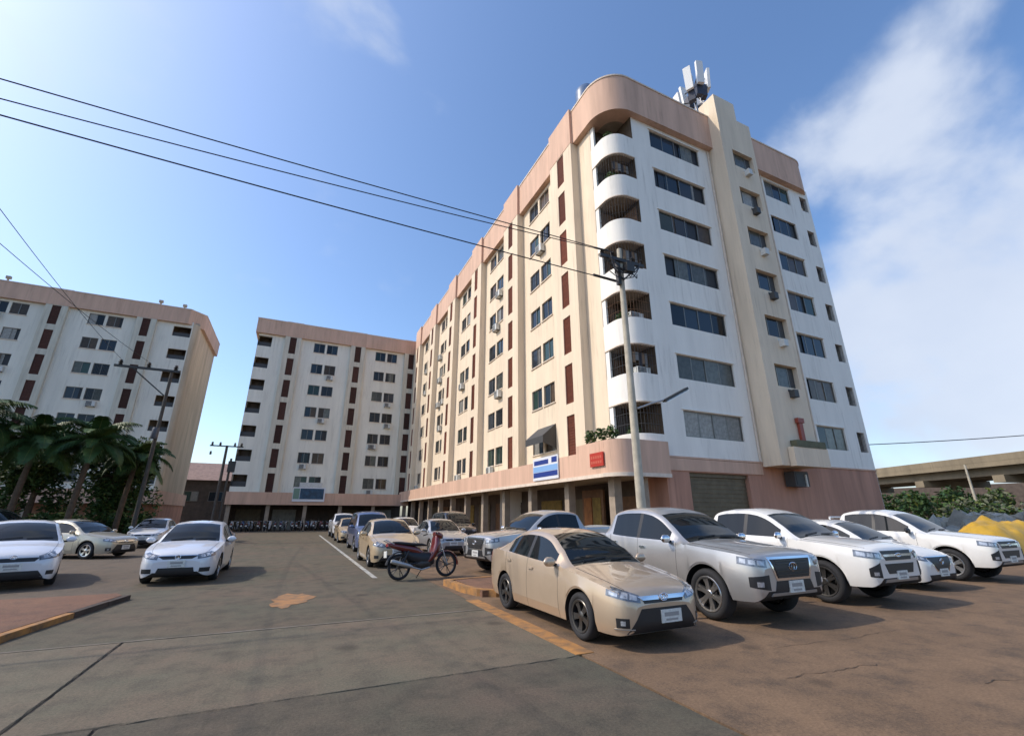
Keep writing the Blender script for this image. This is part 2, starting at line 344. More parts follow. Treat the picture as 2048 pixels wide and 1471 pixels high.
# left pavement, raised on a kerb
KPATH = [(-3.40, 8.62), (-3.28, 9.4), (-2.78, 12.4)]
pv = MB(); poly = [(-40, 8.62), *[(x-0.15, y) for x, y in KPATH], (-3.1, 12.75), (-40, 12.75)]; n_ = len(poly)
pv.v = [(x, y, -0.05) for x, y in poly]+[(x, y, 0.085) for x, y in poly]
pv.f = [list(range(n_))[::-1], list(range(n_, 2*n_))]+[[k, (k+1) % n_, n_+(k+1) % n_, n_+k] for k in range(n_)]; pv.m = [0]*(n_+2)
pave = pv.obj('pavement', PAVEM); tag(pave, kind='structure')
KERBD = mat('kerb_dirty', (0.065, 0.045, 0.036), 0.9, var=0.4, vscale=4)
def kpt(y):
    for (xa, ya), (xb, yb) in zip(KPATH, KPATH[1:]):
        if y <= yb: return xa+(xb-xa)*(y-ya)/(yb-ya)
    return KPATH[-1][0]
yk = 8.62
while yk < 12.2:
    y2 = min(yk+0.985, 12.4); m = MB(); m.sweep([(kpt(yk)-0.06, yk), (kpt(y2)-0.06, y2)], -0.06, 0.06, -0.05, 0.09+random.uniform(-0.006,0.006))
    m.obj('kerb_stone', YELP if yk < 9.9 else KERBD, pave); yk += 1.0
xk = -3.48
while xk > -9:
    m = MB(); m.box(xk-0.985, xk, 8.50, 8.62, -0.05, 0.09+random.uniform(-0.006,0.006)); m.obj('kerb_stone', YELP, pave); xk -= 1.0
# raised strip behind the parked row, painted kerb, the lamp pole stands on it
m = MB(); m.box(3.80, 22, 9.62, 11.55, -0.05, 0.12); isl = m.obj('raised_strip', PAVEM); tag(isl, kind='structure')
m = MB(); m.box(4.4, 22, 9.46, 9.62, -0.05, 0.13); m.obj('kerb', CONC, isl)
m = MB(); m.sweep([(4.4, 9.54), (4.1, 9.58), (3.82, 9.85), (3.68, 10.4), (3.62, 11.5), (4.3, 11.62), (6.0, 11.65)], -0.08, 0.08, -0.05, 0.132); m.obj('painted_kerb', YELP, isl)
# painted markings
m = MB(); m.box(2.18, 2.30, 13.6, 44, -0.01, 0.006); tag(m.obj('bay_line', WHITEP), kind='structure')
m = MB(); m.box(3.36, 3.62, 5.35, 9.4, -0.01, 0.0045); tag(m.obj('edge_line', YELP), kind='structure')
STAIN = mat('stain_orange', (0.40, 0.18, 0.055), 0.9, var=0.3, vscale=3.2, c2=(0.14, 0.10, 0.065))
m = MB(); pts = []
for i in range(26):
    a = 2*math.pi*i/26; r = 0.34*(1+0.14*math.sin(3*a+1)+0.12*math.sin(7*a)+0.07*math.sin(11*a)); pts.append((0.18+r*math.cos(a)*1.1+0.10*math.sin(a), 10.95+r*math.sin(a)*2.3, 0.0055))
m.face(pts); tag(m.obj('paint_stain', STAIN, fixn=False), kind='structure')
# cracks in the lot
CR = mat('crack_fill', (0.050, 0.036, 0.026), 0.95)
def crack(p, q, w=0.02, n=24, amp=0.10, z=0.0015):
    m = MB(); p = Vector(p); q = Vector(q); d = (q-p); nrm = Vector((-d.y, d.x)).normalized(); off = 0; A = []
    for i in range(n+1):
        off = off*0.7 + random.uniform(-amp, amp)*0.6; c = p + d*i/n + nrm*off; ww = w*random.uniform(0.3, 1.2); A.append((c-nrm*ww/2, c+nrm*ww/2))
    for i in range(n): m.face([(*A[i][0], z), (*A[i][1], z), (*A[i+1][1], z), (*A[i+1][0], z)])
    return m.obj('crack', CR, lot, fixn=False)
crack((4.9, 3.75), (6.3, 3.6), 0.012, amp=0.05); crack((5.8, 4.5), (8.6, 4.4), 0.008, amp=0.05); crack((6.6, 2.75), (7.9, 2.65), 0.014, amp=0.05)

# ------------------------------------------------------------------ apartment blocks
FH = 2.87
def frame2d(O, U, z=0.0):
    """local x along U, local y into the wall, z up"""
    U = Vector((U[0], U[1])).normalized()
    return Matrix(((U.x, -U.y, 0, O[0]), (U.y, U.x, 0, O[1]), (0, 0, 1, z), (0, 0, 0, 1)))
def wall_with_openings(u0, u1, z0, z1, ops, depth):
    """sheet at y=0 with rectangular openings and reveals going into +y"""
    m = MB()
    us = sorted(set([u0, u1] + [o[0] for o in ops] + [o[1] for o in ops])); zs = sorted(set([z0, z1] + [o[2] for o in ops] + [o[3] for o in ops]))
    us = [u for u in us if u0 <= u <= u1]; zs = [z for z in zs if z0 <= z <= z1]
    idx = {}
    def V(u, z):
        k = (round(u,4), round(z,4))
        if k not in idx: idx[k] = len(m.v); m.v.append((u, 0, z))
        return idx[k]
    for i in range(len(us)-1):
        for j in range(len(zs)-1):
            uc = (us[i]+us[i+1])/2; zc = (zs[j]+zs[j+1])/2
            if any(o[0] < uc < o[1] and o[2] < zc < o[3] for o in ops): continue
            m.f.append([V(us[i],zs[j]), V(us[i+1],zs[j]), V(us[i+1],zs[j+1]), V(us[i],zs[j+1])]); m.m.append(0)
    for (a, b, c, d) in ops:
        m.face([(a,0,c),(a,depth,c),(a,depth,d),(a,0,d)]); m.face([(b,0,c),(b,0,d),(b,depth,d),(b,depth,c)])
        m.face([(a,0,d),(a,depth,d),(b,depth,d),(b,0,d)]); m.face([(a,0,c),(b,0,c),(b,depth,c),(a,depth,c)])
    return m
WCACHE = {}
def window(parent, F, u0, u1, z0, z1, n, depth=0.16, glass=None, gr=0.0, frame=ALU):
    w = round(u1-u0, 3); h = round(z1-z0, 3); key = (w, h, n, frame.name)
    if key not in WCACHE:
        m = MB(); t = 0.055
        m.box(0, w, -0.03, 0.03, 0, t); m.box(0, w, -0.03, 0.03, h-t, h); m.box(0, t, -0.03, 0.03, t, h-t); m.box(w-t, w, -0.03, 0.03, t, h-t)
        pw = (w-2*t)/n
        for i in range(1, n): m.box(t+pw*i-0.03, t+pw*i+0.03, -0.026, 0.026, t, h-t)
        m.box(0, w, 0.05, 0.07, 0, h, 1)
        fr = m.mesh('window', [frame, BLACK])
        gl = []
        for gm in (GLASSB, CURT, CURTB, CURTW, GLASSG):
            p = MB(); p.box(-pw/2+0.015, pw/2-0.015, -0.004, 0.004, -(h-2*t)/2, (h-2*t)/2); gl.append(p.mesh('pane', gm))
        g_ = MB()
        for i in range(1, int(w/0.13)): g_.tube([(w*i/int(w/0.13), 0, 0), (w*i/int(w/0.13), 0, h)], 0.010, 4)
        for zz in (0.3, 0.7): g_.tube([(0, 0, h*zz), (w, 0, h*zz)], 0.010, 4)
        WCACHE[key] = (fr, gl, pw, t, g_.mesh('window_grille', ACD))
    fr, gl, pw, t, gm_ = WCACHE[key]
    W = F @ Matrix.Translation((u0, depth-0.05, z0)); wo = link('window', fr, parent, W)
    base = random.choices(range(5), (48, 15, 12, 12, 13))[0] if glass is None else (1 if glass else 0)
    for i in range(n):
        c = base if random.random() < 0.7 else random.choices(range(5), (60, 14, 9, 7, 10))[0]
        slide = 0.0
        if n > 1 and random.random() < 0.16: slide = pw*random.uniform(0.3, 0.85)*(1 if i == 0 else -1 if i == n-1 else random.choice((-1, 1)))
        tilt = Matrix.Rotation(random.uniform(-0.012, 0.012), 4, 'Z') @ Matrix.Rotation(random.uniform(-0.012, 0.012), 4, 'X')
        link('pane', gl[c], wo, W @ Matrix.Translation((t+pw*(i+0.5)+slide, 0.012 if i % 2 else -0.010, h/2)) @ tilt)
    if gr and random.random() < gr: link('window_grille', gm_, wo, F @ Matrix.Translation((u0, 0.02, z0)))
    return wo
LC = {}
def louvre(parent, F, u0, u1, z0, z1, ma):
    w = round(u1-u0,3); h = round(z1-z0,3); k = (w,h,ma.name)
    if k not in LC:
        m = MB(); m.box(0, w, 0.05, 0.08, 0, h)
        n = int(h/0.14)
        for i in range(n):
            zc = h*(i+0.5)/n
            m.box(0.02, w-0.02, -0.012, 0.012, -0.06, 0.06, 0, Matrix.Translation((0, 0.03, zc)) @ Matrix.Rotation(R(28), 4, 'X'))
        m.box(0, 0.03, -0.01, 0.05, 0, h); m.box(w-0.03, w, -0.01, 0.05, 0, h)
        LC[k] = m.mesh('louvre_panel', ma)
    return link('louvre_panel', LC[k], parent, F @ Matrix.Translation((u0, 0.05, z0)))
def ac_unit(parent, F, u, z, d=0.0):
    if 'ac' not in LC:
        m = MB(); m.box(-0.4, 0.4, -0.36, -0.06, 0, 0.55, 0); m.box(-0.37, 0.12, -0.372, -0.36, 0.04, 0.51, 1)
        for i in range(7): m.box(-0.36, 0.11, -0.378, -0.372, 0.07+i*0.065, 0.085+i*0.065, 0)
        m.box(-0.35, -0.30, -0.34, 0.0, -0.06, 0.0, 1); m.box(0.30, 0.35, -0.34, 0.0, -0.06, 0.0, 1)
        LC['ac'] = m.mesh('condenser', [ACW, ACD])
    return link('condenser', LC['ac'], parent, F @ Matrix.Translation((u, d, z)))

def sill_(parent, F, a, b, z):
    k = ('sill', round(b-a, 3))
    if k not in LC: m = MB(); m.box(-0.05, b-a+0.05, -0.07, 0.10, -0.06, 0.0); LC[k] = m.mesh('window_sill', TRIM)
    return link('window_sill', LC[k], parent, F @ Matrix.Translation((a, 0, z)))
def bays(parent, F, u0, u1, fins, wins, zt=24.0, captop=26.75, fin_w=2.6, finproj=0.53, floors=range(7), ma=WHITE, lou=LOUV, finmat=FINC, wn_w=2.9, z0=3.3, extra=(), npan=2, acp=0.13):
    ops = []
    for c in wins:
        for k in floors:
            for (a, b) in ((c-wn_w/2, c-0.12), (c+0.12, c+wn_w/2)): ops.append((a, b, 5.2+FH*k, 6.5+FH*k))
    ops += list(extra)
    link('wall', wall_with_openings(u0, u1, z0, zt+0.4, ops, 0.22).mesh('wall', ma, fixn=False), parent, F)
    for c in wins:
        for k in floors:
            for (a, b) in ((c-wn_w/2, c-0.12), (c+0.12, c+wn_w/2)): (window(parent, F, a, b, 5.2+FH*k, 6.5+FH*k, npan, gr=0.22), sill_(parent, F, a, b, 5.2+FH*k), random.random() < acp and ac_unit(parent, F, (a+b)/2+random.uniform(-0.3, 0.3), 4.5+FH*k))
    for c in fins:
        FF = F @ Matrix.Translation((0, -finproj, 0)); a, b = c-fin_w/2, c+fin_w/2
        lw = 0.78
        fo = [(c-lw/2, c+lw/2, 4.5+FH*k, 6.72+FH*k) for k in floors]
        m = wall_with_openings(a, b, 4.2, zt, fo, 0.16)
        m.face([(a,0,4.2),(a,0,zt),(a,finproj+0.05,zt),(a,finproj+0.05,4.2)]); m.face([(b,0,4.2),(b,finproj+0.05,4.2),(b,finproj+0.05,zt),(b,0,zt)])
        m.face([(a,0,4.2),(b,0,4.2),(b,finproj,4.2),(a,finproj,4.2)])
        link('fin', m.mesh('fin', finmat, fixn=False), parent, FF)
        m = MB(); m.box(a-0.02, b+0.02, -0.02, finproj+0.5, zt, captop); m.obj('fin_cap', PEACH, parent, FF)
        for k in floors: louvre(parent, FF, c-lw/2, c+lw/2, 4.5+FH*k, 6.72+FH*k, lou)
    return

# ---- main block ----------------------------------------------------
XL, YF, XR = 13.3, 15.5, 31.3
main = thing('apartment_building', 'near eight storey cream and white apartment block with rounded corner balconies and peach roof band', 'building', (XL, YF, 0))
# long sunlit facade along the drive
FL = frame2d((XL, 61.0), (0, -1))                      # u = 61 - Y
finY = [18.6 + 7.75*i + 1.35 for i in range(6)]
winY = [18.6 + 7.75*i + 5.28 for i in range(5)]
bays(main, FL, 0.0, 61.0-17.3, [61-y for y in finY if y < 59], [61-y for y in winY], ma=FINC, wn_w=2.95)
# right facade
FR = frame2d((0, YF), (1, 0))                           # u = X
ops = []
for k in range(7):
    ops += [(16.3, 20.3, 5.15+FH*k, 6.42+FH*k), (26.45, 29.05, 5.2+FH*k, 6.5+FH*k), (30.25, 31.05, 5.2+FH*k, 6.4+FH*k)]
link('wall', wall_with_openings(14.95, XR, 4.15, 24.4, ops, 0.2).mesh('wall', WHITE, fixn=False), main, FR)
for k in range(7):
    window(main, FR, 16.3, 20.3, 5.15+FH*k, 6.42+FH*k, 4, glass=(True if k in (4, 3) and random.random() < 0.6 else None))
    window(main, FR, 26.45, 29.05, 5.2+FH*k, 6.5+FH*k, 3, glass=(True if k == 0 else None))
    m = MB(); m.box(16.2, 20.4, -0.06, 0.05, 6.44+FH*k, 6.50+FH*k); m.obj('drip_ledge', WHITE, main, FR)
    if k not in (1, 5): m = MB(); m.box(26.4, 29.1, -0.06, 0.05, 6.53+FH*k, 6.59+FH*k); m.obj('drip_ledge', WHITE, main, FR)
# ground floor of right facade
ops = [(16.2, 20.1, -0.02, 3.5)]
link('ground_floor_wall', wall_with_openings(14.95, XR-0.05, -0.02, 4.15, ops, 0.35).mesh('ground_floor_wall', SALMON, fixn=False), main, FR)
m = MB(); m.box(14.95, XR+0.02, -0.05, 0.02, 4.12, 4.2); m.obj('string_course', PEACH, main, FR)
m = MB(); m.box(14.97, 21.2, -0.045, 0.02, 3.55, 4.1); m.obj('fascia_band', PEACH, main, FR)
m = MB()
for i in range(34): m.box(16.2, 20.1, 0.20+0.02*(i % 2), 0.34, 0.10*i, 0.10*i+0.104)
m.box(16.2, 20.1, 0.12, 0.34, 3.32, 3.5)
m.obj('roller_shutter', SHUT, main, FR)
# stair tower
TX0, TX1, TY = 21.3, 24.35, 14.45
FT = frame2d((0, TY), (1, 0))
ops = [(22.15, 24.0, 5.2+FH*k, 6.45+FH*k) for k in range(1, 7)]
TZ = 26.45
m = wall_with_openings(TX0, TX1, 3.95, TZ, ops, 0.35)
for (a) in (TX0, TX1): m.face([(a,0,3.95),(a,1.3,3.95),(a,1.3,TZ),(a,0,TZ)])
m.face([(TX0,0,3.95),(TX1,0,3.95),(TX1,1.3,3.95),(TX0,1.3,3.95)]); m.face([(TX0,0,TZ),(TX1,0,TZ),(TX1,1.3,TZ),(TX0,1.3,TZ)]); m.face([(TX0,1.3,24),(TX1,1.3,24),(TX1,1.3,TZ),(TX0,1.3,TZ)])
link('stair_tower', m.mesh('stair_tower', CREAM, fixn=False), main, FT)
m = MB(); m.box(TX0+0.02, 23.2, 0.02, 1.25, TZ, 27.9); m.obj('tower_stub', CREAM, main, FT)
for k in range(1, 7):
    window(main, FT, 22.55, 23.5, 5.2+FH*k, 6.45+FH*k, 1, depth=0.30, glass=True)
    for (a, b) in ((22.15, 22.53), (23.52, 24.0)): m = MB(); m.box(a, b, 0.26, 0.33, 5.2+FH*k, 6.45+FH*k); m.obj('dark_jamb', ACD, main, FT)
    m = MB(); m.box(-0.17, 0.17, -0.30, 0.0, -0.42, -0.02); m.box(-0.22, 0.22, -0.02, 0.0, -0.1, 0.04); m.obj('vent_hood', ACD if k % 2 else ACW, main, FT @ Matrix.Translation((23.1, 0, 5.05+FH*k)))
m = MB(); m.box(22.2, 24.5, -0.35, -0.02, 4.85, 5.2); m.obj('planter_ledge', mat('planter_green', (0.13, 0.13, 0.075), 0.8, var=0.3), main, FT)
m = MB(); m.box(21.9, 24.6, -0.33, -0.02, 3.92, 4.85); m.obj('bay_box', CREAM, main, FT)
m = MB(); m.box(23.0, 23.28, -0.16, -0.02, 5.2, 6.15); m.box(22.9, 23.38, -0.2, -0.02, 6.15, 6.4); m.obj('red_cabinet', mat('red_paint', (0.30, 0.055, 0.03), 0.5, var=0.3), main, FT)
m = MB(); m.box(22.7, 23.8, 0.42, 0.95, 3.0, 3.75, 0); m.box(22.8, 23.35, 0.405, 0.42, 3.08, 3.66, 1); m.box(23.5, 23.58, 0.36, 0.42, 3.0, 3.6, 2)
m.obj('large_condenser', [ACD, BLACK, ACW], main, FT)
# corner balconies
def corner_balcony(parent, path, inner, slabpoly, tag_, out=1):
    for k in range(8):
        z0 = 4.2 if k == 0 else 6.6+FH*(k-1); z1 = 5.15+FH*k if k < 7 else None
        if z1:
            m = MB(); m.sweep(path, 0.0, 0.14*out, z0, z1); m.obj('balcony_parapet', WHITE, parent, smooth=True, angle=30)
            if k: m = MB(); m.sweep(path, -0.03*out, 0.0, z0, z0+0.06); m.obj('drip_edge', TRIM, parent, smooth=True, angle=30)
        if k < 8:
            zf = (z0+0.05 if k < 7 else 24.05) if k else 4.2
            m = MB(); n = len(slabpoly)
            m.v = [(p[0], p[1], zf) for p in slabpoly] + [(p[0], p[1], zf+0.15) for p in slabpoly]
            m.f = [list(range(n)), list(range(n, 2*n))] + [[i, (i+1) % n, n+(i+1) % n, n+i] for i in range(n)]; m.m = [0]*(n+2)
            m.obj('balcony_floor', COLM, parent)
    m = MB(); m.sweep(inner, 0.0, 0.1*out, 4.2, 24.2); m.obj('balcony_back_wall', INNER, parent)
r = 1.0
pathL = [(XL, 17.3), (XL, 16.9)] + arc(XL+r, YF+r, r, 180, 270, 10) + [(14.6, YF), (14.95, YF)]
innerL = [(XL+0.15, 17.28), (14.93, 17.28), (14.93, YF+0.02)]
slabL = [(XL+0.1, 17.28)] + [(p[0]+0.06, p[1]+0.06) for p in arc(XL+r, YF+r, r, 180, 270, 6)] + [(14.93, YF+0.08), (14.93, 17.28)]
corner_balcony(main, pathL, innerL, slabL, 'L')
for k in range(7):
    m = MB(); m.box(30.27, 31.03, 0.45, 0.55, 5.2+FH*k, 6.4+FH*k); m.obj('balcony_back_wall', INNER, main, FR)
    m = MB()
    for q in range(6): m.tube([(30.36+0.125*q, 0.05, 5.2+FH*k), (30.36+0.125*q, 0.05, 6.4+FH*k)], 0.011, 4)
    m.obj('balcony_grille', ACD, main, FR)
# posts and things inside the corner balconies
for k in range(7):
    zb = 5.15+FH*k
    m = MB(); m.box(XL+0.02, XL+0.14, 17.0, 17.3, zb, zb+1.6); m.obj('balcony_post', WHITE, main)
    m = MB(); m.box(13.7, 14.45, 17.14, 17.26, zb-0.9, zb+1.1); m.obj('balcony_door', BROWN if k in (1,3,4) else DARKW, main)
    if k in (4,):
        m = MB()
        for i in range(10): m.box(14.86, 14.90, 15.7, 17.2, zb-0.2+i*0.14, zb-0.08+i*0.14)
        m.box(13.5, 14.85, 17.10, 17.13, zb-0.3, zb+1.3); m.obj('blind', mat('blind_brown', (0.21, 0.12, 0.07), 0.8, var=0.4), main)
    if k < 6:
        gp = [(XL+0.07, 17.25), (XL+0.07, 16.9), (XL+0.07, 16.5)]+arc(XL+r, YF+r, r-0.07, 180, 270, 9)[1:]+[(14.6, YF+0.07), (14.9, YF+0.07)]
        m = MB(); pts_ = []
        for (xa, ya), (xb, yb) in zip(gp, gp[1:]):
            nseg = max(1, round(math.hypot(xb-xa, yb-ya)/0.13)); pts_ += [(xa+(xb-xa)*q/nseg, ya+(yb-ya)*q/nseg) for q in range(nseg)]
        for (xa, ya) in pts_: m.tube([(xa, ya, zb-0.02), (xa, ya, zb+1.46)], 0.011, 4)
        for zz in (0.45, 0.95): m.tube([(xa, ya, zb+zz) for xa, ya in gp], 0.014, 4)
        m.obj('balcony_grille', ACD if k != 2 else BROWN, main)
    if k in (0, 2, 5, 6):
        m = MB(); leaf_cloud(m, (13.75, 16.2, zb+0.18), (0.4, 0.4, 0.28), 160, 0.08, 700+k); m.obj('balcony_plants', [LEAFD, LEAFM, LEAFY], main, fixn=False)
    if k in (1, 3, 5):
        m = MB()
        for i in range(6):
            x = 13.75+0.19*i; hh = random.uniform(0.35, 0.7); m.box(x, x+0.15, 15.98, 16.02, zb+1.2-hh, zb+1.2, i % 3)
        m.obj('laundry', [mat('cloth_dark', (0.05,0.05,0.06),0.9), mat('cloth_tan', (0.30,0.20,0.13),0.9), mat('cloth_grey', (0.28,0.28,0.28),0.9)], main)
ac_unit(main, frame2d((0, YF+0.65), (1, 0)), 14.4, 5.0+FH*1)
ac_unit(main, frame2d((0, YF+0.65), (1, 0)), 14.3, 5.0+FH*2)
# roof band
ov = 0.36
para = [(XL-ov, 61.0), (XL-ov, 17.4)] + arc(XL-ov+1.8, YF-ov+1.8, 1.8, 180, 270, 12) + [(29.9, YF-ov)] + arc(XR+ov-1.6, YF-ov+1.6, 1.6, 270, 360, 10) + [(XR+ov, 31.0)]
m = MB(); m.sweep(para, 0.0, 0.9, 24.0, 26.55); m.obj('roof_band', PEACH, main, smooth=True, angle=30)
m = MB(); m.sweep(para, -0.04, 0.35, 26.55, 26.66); m.obj('coping', TRIM, main, smooth=True, angle=30)
m = MB(); m.box(XL+1.2, XR-1.2, YF+0.2, YF+2.2, 24.1, 24.4); m.box(XL-0.1, XR-0.1, YF+2.2, 31, 24.1, 24.4); m.box(XL-0.1, 27.0, 31, 61, 24.1, 24.4); m.obj('roof_slab', CONC, main)
m = MB(); m.face([(XR,YF,0),(XR,31,0),(XR,31,24.1),(XR,YF,24.1)]); m.face([(XL+0.2,31,0),(XR,31,0),(XR,31,24.1),(XL+0.2,31,24.1)]); m.obj('rear_wall', WHITE, main, fixn=False)
# canopy and arcade on the drive side
CX = 12.0
fas = [(CX, 60.2), (CX, 16.2)] + arc(CX+0.9, 16.2, 0.9, 180, 270, 8) + [(14.93, 15.3)]
m = MB(); m.sweep(fas, 0.0, 0.16, 3.36, 4.42); m.obj('canopy_fascia', PEACH, main, smooth=True, angle=30)
m = MB(); m.sweep(fas, -0.03, 0.16, 3.2, 3.36); m.obj('canopy_edge', TRIM, main, smooth=True, angle=30)
m = MB(); m.box(CX+0.14, 15.3, 16.3, 60.2, 3.28, 3.5); m.box(12.7, 14.95, 15.46, 16.32, 3.28, 3.5); m.box(CX+0.16, 13.34, 17.3, 60.2, 4.2, 4.4); m.obj('canopy_slab', CONC, main)
fas2 = [(CX, 18.4), (CX, 16.2)] + arc(CX+0.9, 16.2, 0.9, 180, 270, 8) + [(14.93, 15.3)]
m = MB(); m.sweep(fas2, 0.004, 0.15, 4.42, 4.78); m.obj('corner_upstand', PEACH, main, smooth=True, angle=30)
m = MB(); m.box(CX+0.14, XL+0.05, 16.25, 18.4, 4.42, 4.6); m.box(12.9, 14.9, 15.44, 16.25, 4.42, 4.6); m.obj('ledge_slab', CONC, main)
for i, y in enumerate([16.6, 20.4, 24.6, 28.5, 32.4, 36.3, 40.2, 44.1, 48, 51.9, 55.8]):
    m = MB(); m.box(12.75, 13.15, y, y+0.42, -0.02, 3.3); m.obj('arcade_column', COLM, main)
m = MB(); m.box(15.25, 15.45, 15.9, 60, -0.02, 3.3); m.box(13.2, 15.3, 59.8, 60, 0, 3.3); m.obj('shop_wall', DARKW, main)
for i in range(10):
    y0 = 17.3+3.95*i
    m = MB(); mm = [SHUT, BROWN, DARKW, YSHOP][(i*3+1) % 4] if i else BROWN
    for j in range(14): m.box(15.16+0.015*(j % 2), 15.24, y0, y0+2.6, 0.18*j, 0.18*j+0.185)
    m.obj('shop_shutter', mm, main)
m = MB(); m.box(14.3, 14.42, 19.6, 21.5, 0.0, 2.9); m.box(14.26, 14.3, 19.8, 20.5, 0.4, 2.5, 1); m.box(14.26,14.3,20.6,21.3,0.4,2.5,2); m.obj('shop_front', [BROWN, YSHOP, mat('shop_orange',(0.32,0.12,0.03),0.6,var=0.4)], main)
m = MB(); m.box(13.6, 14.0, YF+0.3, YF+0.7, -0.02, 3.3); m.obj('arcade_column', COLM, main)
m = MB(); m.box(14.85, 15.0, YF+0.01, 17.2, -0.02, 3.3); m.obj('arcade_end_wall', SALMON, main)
# awning and air conditioners on the long facade
m = MB(); m.face([(XL-0.9, 22.4, 6.0),(XL-0.9, 24.6, 6.0),(XL-0.02, 24.6, 6.75),(XL-0.02, 22.4, 6.75)]); m.face([(XL-0.9, 22.4, 6.0),(XL-0.9, 24.6, 6.0),(XL-0.9, 24.6, 5.6),(XL-0.9, 22.4, 5.6)])
m.face([(XL-0.9,22.4,6.0),(XL-0.02,22.4,6.75),(XL-0.02,22.4,5.3),(XL-0.9,22.4,5.6)]); m.obj('black_awning', ACD, main, fixn=False)
for (i, k) in ((0, 5), (1, 0), (2, 0), (2, 3), (3, 2), (1, 4)): ac_unit(main, FL, 61-winY[i]+random.uniform(-1, 1), 4.55+FH*k)
# drain pipes
for x in (21.12, 26.1): m = MB(); m.tube([(x, YF-0.06, 4.2), (x, YF-0.06, 23.9)], 0.05, 8); m.obj('drain_pipe', TRIM, main, smooth=True)

# ---- far block closing the court ------------------------------------
YM = 61.0
mid = thing('apartment_building', 'far apartment block facing the drive, closing the courtyard behind the parked motorcycles', 'building', (-7.0, YM, 0))
FM = frame2d((0, YM), (1, 0))
mwall = mat('wall_white_far', (0.82, 0.78, 0.67), 0.85, var=0.12, vscale=0.9, streak=True)
bops = [(-7.0, -5.45, 5.15+FH*k, 6.5+FH*k) for k in range(7)]
bays(mid, FM, -7.0, 13.25, [-3.0, 5.05, 12.35], [1.0, 8.92], ma=mwall, lou=LOUVD, finmat=mat('fin_far', (0.66,0.60,0.48),0.85,var=0.2,streak=True), fin_w=1.9, wn_w=2.95, extra=bops, finproj=0.35, captop=26.05)
m = MB(); m.box(-7.0, 13.2, 0.22, 12, 24.1, 24.4); m.obj('roof_slab', CONC, mid, FM)
m = MB(); m.box(-7.36, -6.98, -0.36, 12, 24.0, 25.9); m.box(-6.98, 13.0, -0.36, 0.4, 24.0, 25.9); m.obj('roof_band', PEACH, mid, FM)
m = MB(); m.box(-7.4, 13.0, -0.4, 0.1, 25.9, 26.0); m.obj('coping', TRIM, mid, FM)
m = MB(); m.face([(-7,0,0),(-7,12,0),(-7,12,24.1),(-7,0,24.1)]); m.obj('side_wall', mwall, mid, FM, fixn=False)
for k in range(7):
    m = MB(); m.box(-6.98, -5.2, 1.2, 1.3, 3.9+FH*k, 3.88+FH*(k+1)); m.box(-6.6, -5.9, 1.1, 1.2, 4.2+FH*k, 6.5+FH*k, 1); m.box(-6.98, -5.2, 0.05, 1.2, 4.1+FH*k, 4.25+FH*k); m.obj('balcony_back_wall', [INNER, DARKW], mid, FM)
    m = MB(); m.box(-6.99, -5.46, 0.25, 0.28, 5.15+FH*k, 5.75+FH*k); m.obj('balcony_grille', ACD, mid, FM)
m = MB(); m.box(-7.0, 13.0, -2.0, -1.85, 3.15, 4.5); m.obj('canopy_fascia', PEACH, mid, FM)
m = MB(); m.box(-7.0, 13.0, -1.86, 0.0, 4.25, 4.42); m.box(-7.0, 13.0, -1.86, 3.0, 3.2, 3.35); m.obj('canopy_slab', CONC, mid, FM)
for i in range(6): m = MB(); m.box(-6.8+3.85*i, -6.4+3.85*i, -1.6, -1.2, -0.05, 3.2); m.obj('arcade_column', COLM, mid, FM)
m = MB(); m.box(-7, 13.0, 2.8, 3.0, -0.05, 3.25); m.obj('shop_wall', DARKW, mid, FM)
for i in range(5):
    m = MB(); m.box(-6.2+3.85*i, -3.6+3.85*i, 2.7, 2.8, 0, 2.7); m.obj('shop_shutter', [SHUT, mat('shutter_grey',(0.30,0.29,0.26),0.6,var=0.3), DARKW][i % 3], mid, FM)
m = MB(); m.box(-0.9, 3.2, -0.05, -0.02, 4.75, 6.6, 0); m.obj('white_board', mat('white_sheet',(0.62,0.61,0.58),0.6,var=0.25), mid, FM @ Matrix.Translation((0.75,0,0)) @ Matrix.Diagonal((0.62,1,0.62,1)) @ Matrix.Translation((0,0,2.75)))
for (x, k) in ((0.2, 1), (9.6, 4), (1.9, 5), (8.2, 2)): ac_unit(mid, FM, x, 4.5+FH*k)

# ---- left block ------------------------------------------------------
YB = 62.0
lb = thing('apartment_building', 'left apartment block behind the dark trees, with a bare cream end wall', 'building', (-13.6, YB, 0))
FB = frame2d((0, YB), (1, 0))
XE = -13.6
bops = [(-16.1, -14.3, 5.15+FH*k, 6.4+FH*k) for k in range(7)]
lwall = mat('wall_white_left', (0.79, 0.75, 0.64), 0.85, var=0.14, vscale=0.9, streak=True)
bays(lb, FB, -44.0, XE-0.6, [-42.8, -34.75, -26.75, -18.7], [-38.7, -30.6, -22.45], ma=lwall, lou=LOUVD, finmat=mat('fin_left', (0.62,0.58,0.47),0.85,var=0.2,streak=True), fin_w=1.9, wn_w=3.1, extra=bops, finproj=0.35, captop=26.0)
endw = [(XE-0.6, YB)] + arc(XE-0.6, YB+0.6, 0.6, 270, 360, 6) + [(XE, YB+12)]
m = MB(); m.sweep(endw, 0.0, 0.2, 3.3, 24.2); m.obj('end_wall', mat('end_cream', (0.60, 0.48, 0.34), 0.85, var=0.3, vscale=1.0, streak=True), lb, smooth=True, angle=30)
m = MB(); m.sweep([(-44, YB-0.36), (XE-1.1, YB-0.36), (XE+0.36, YB+1.1), (XE+0.36, YB+12)], 0.0, 0.8, 24.0, 25.85); m.obj('roof_band', PEACH, lb)
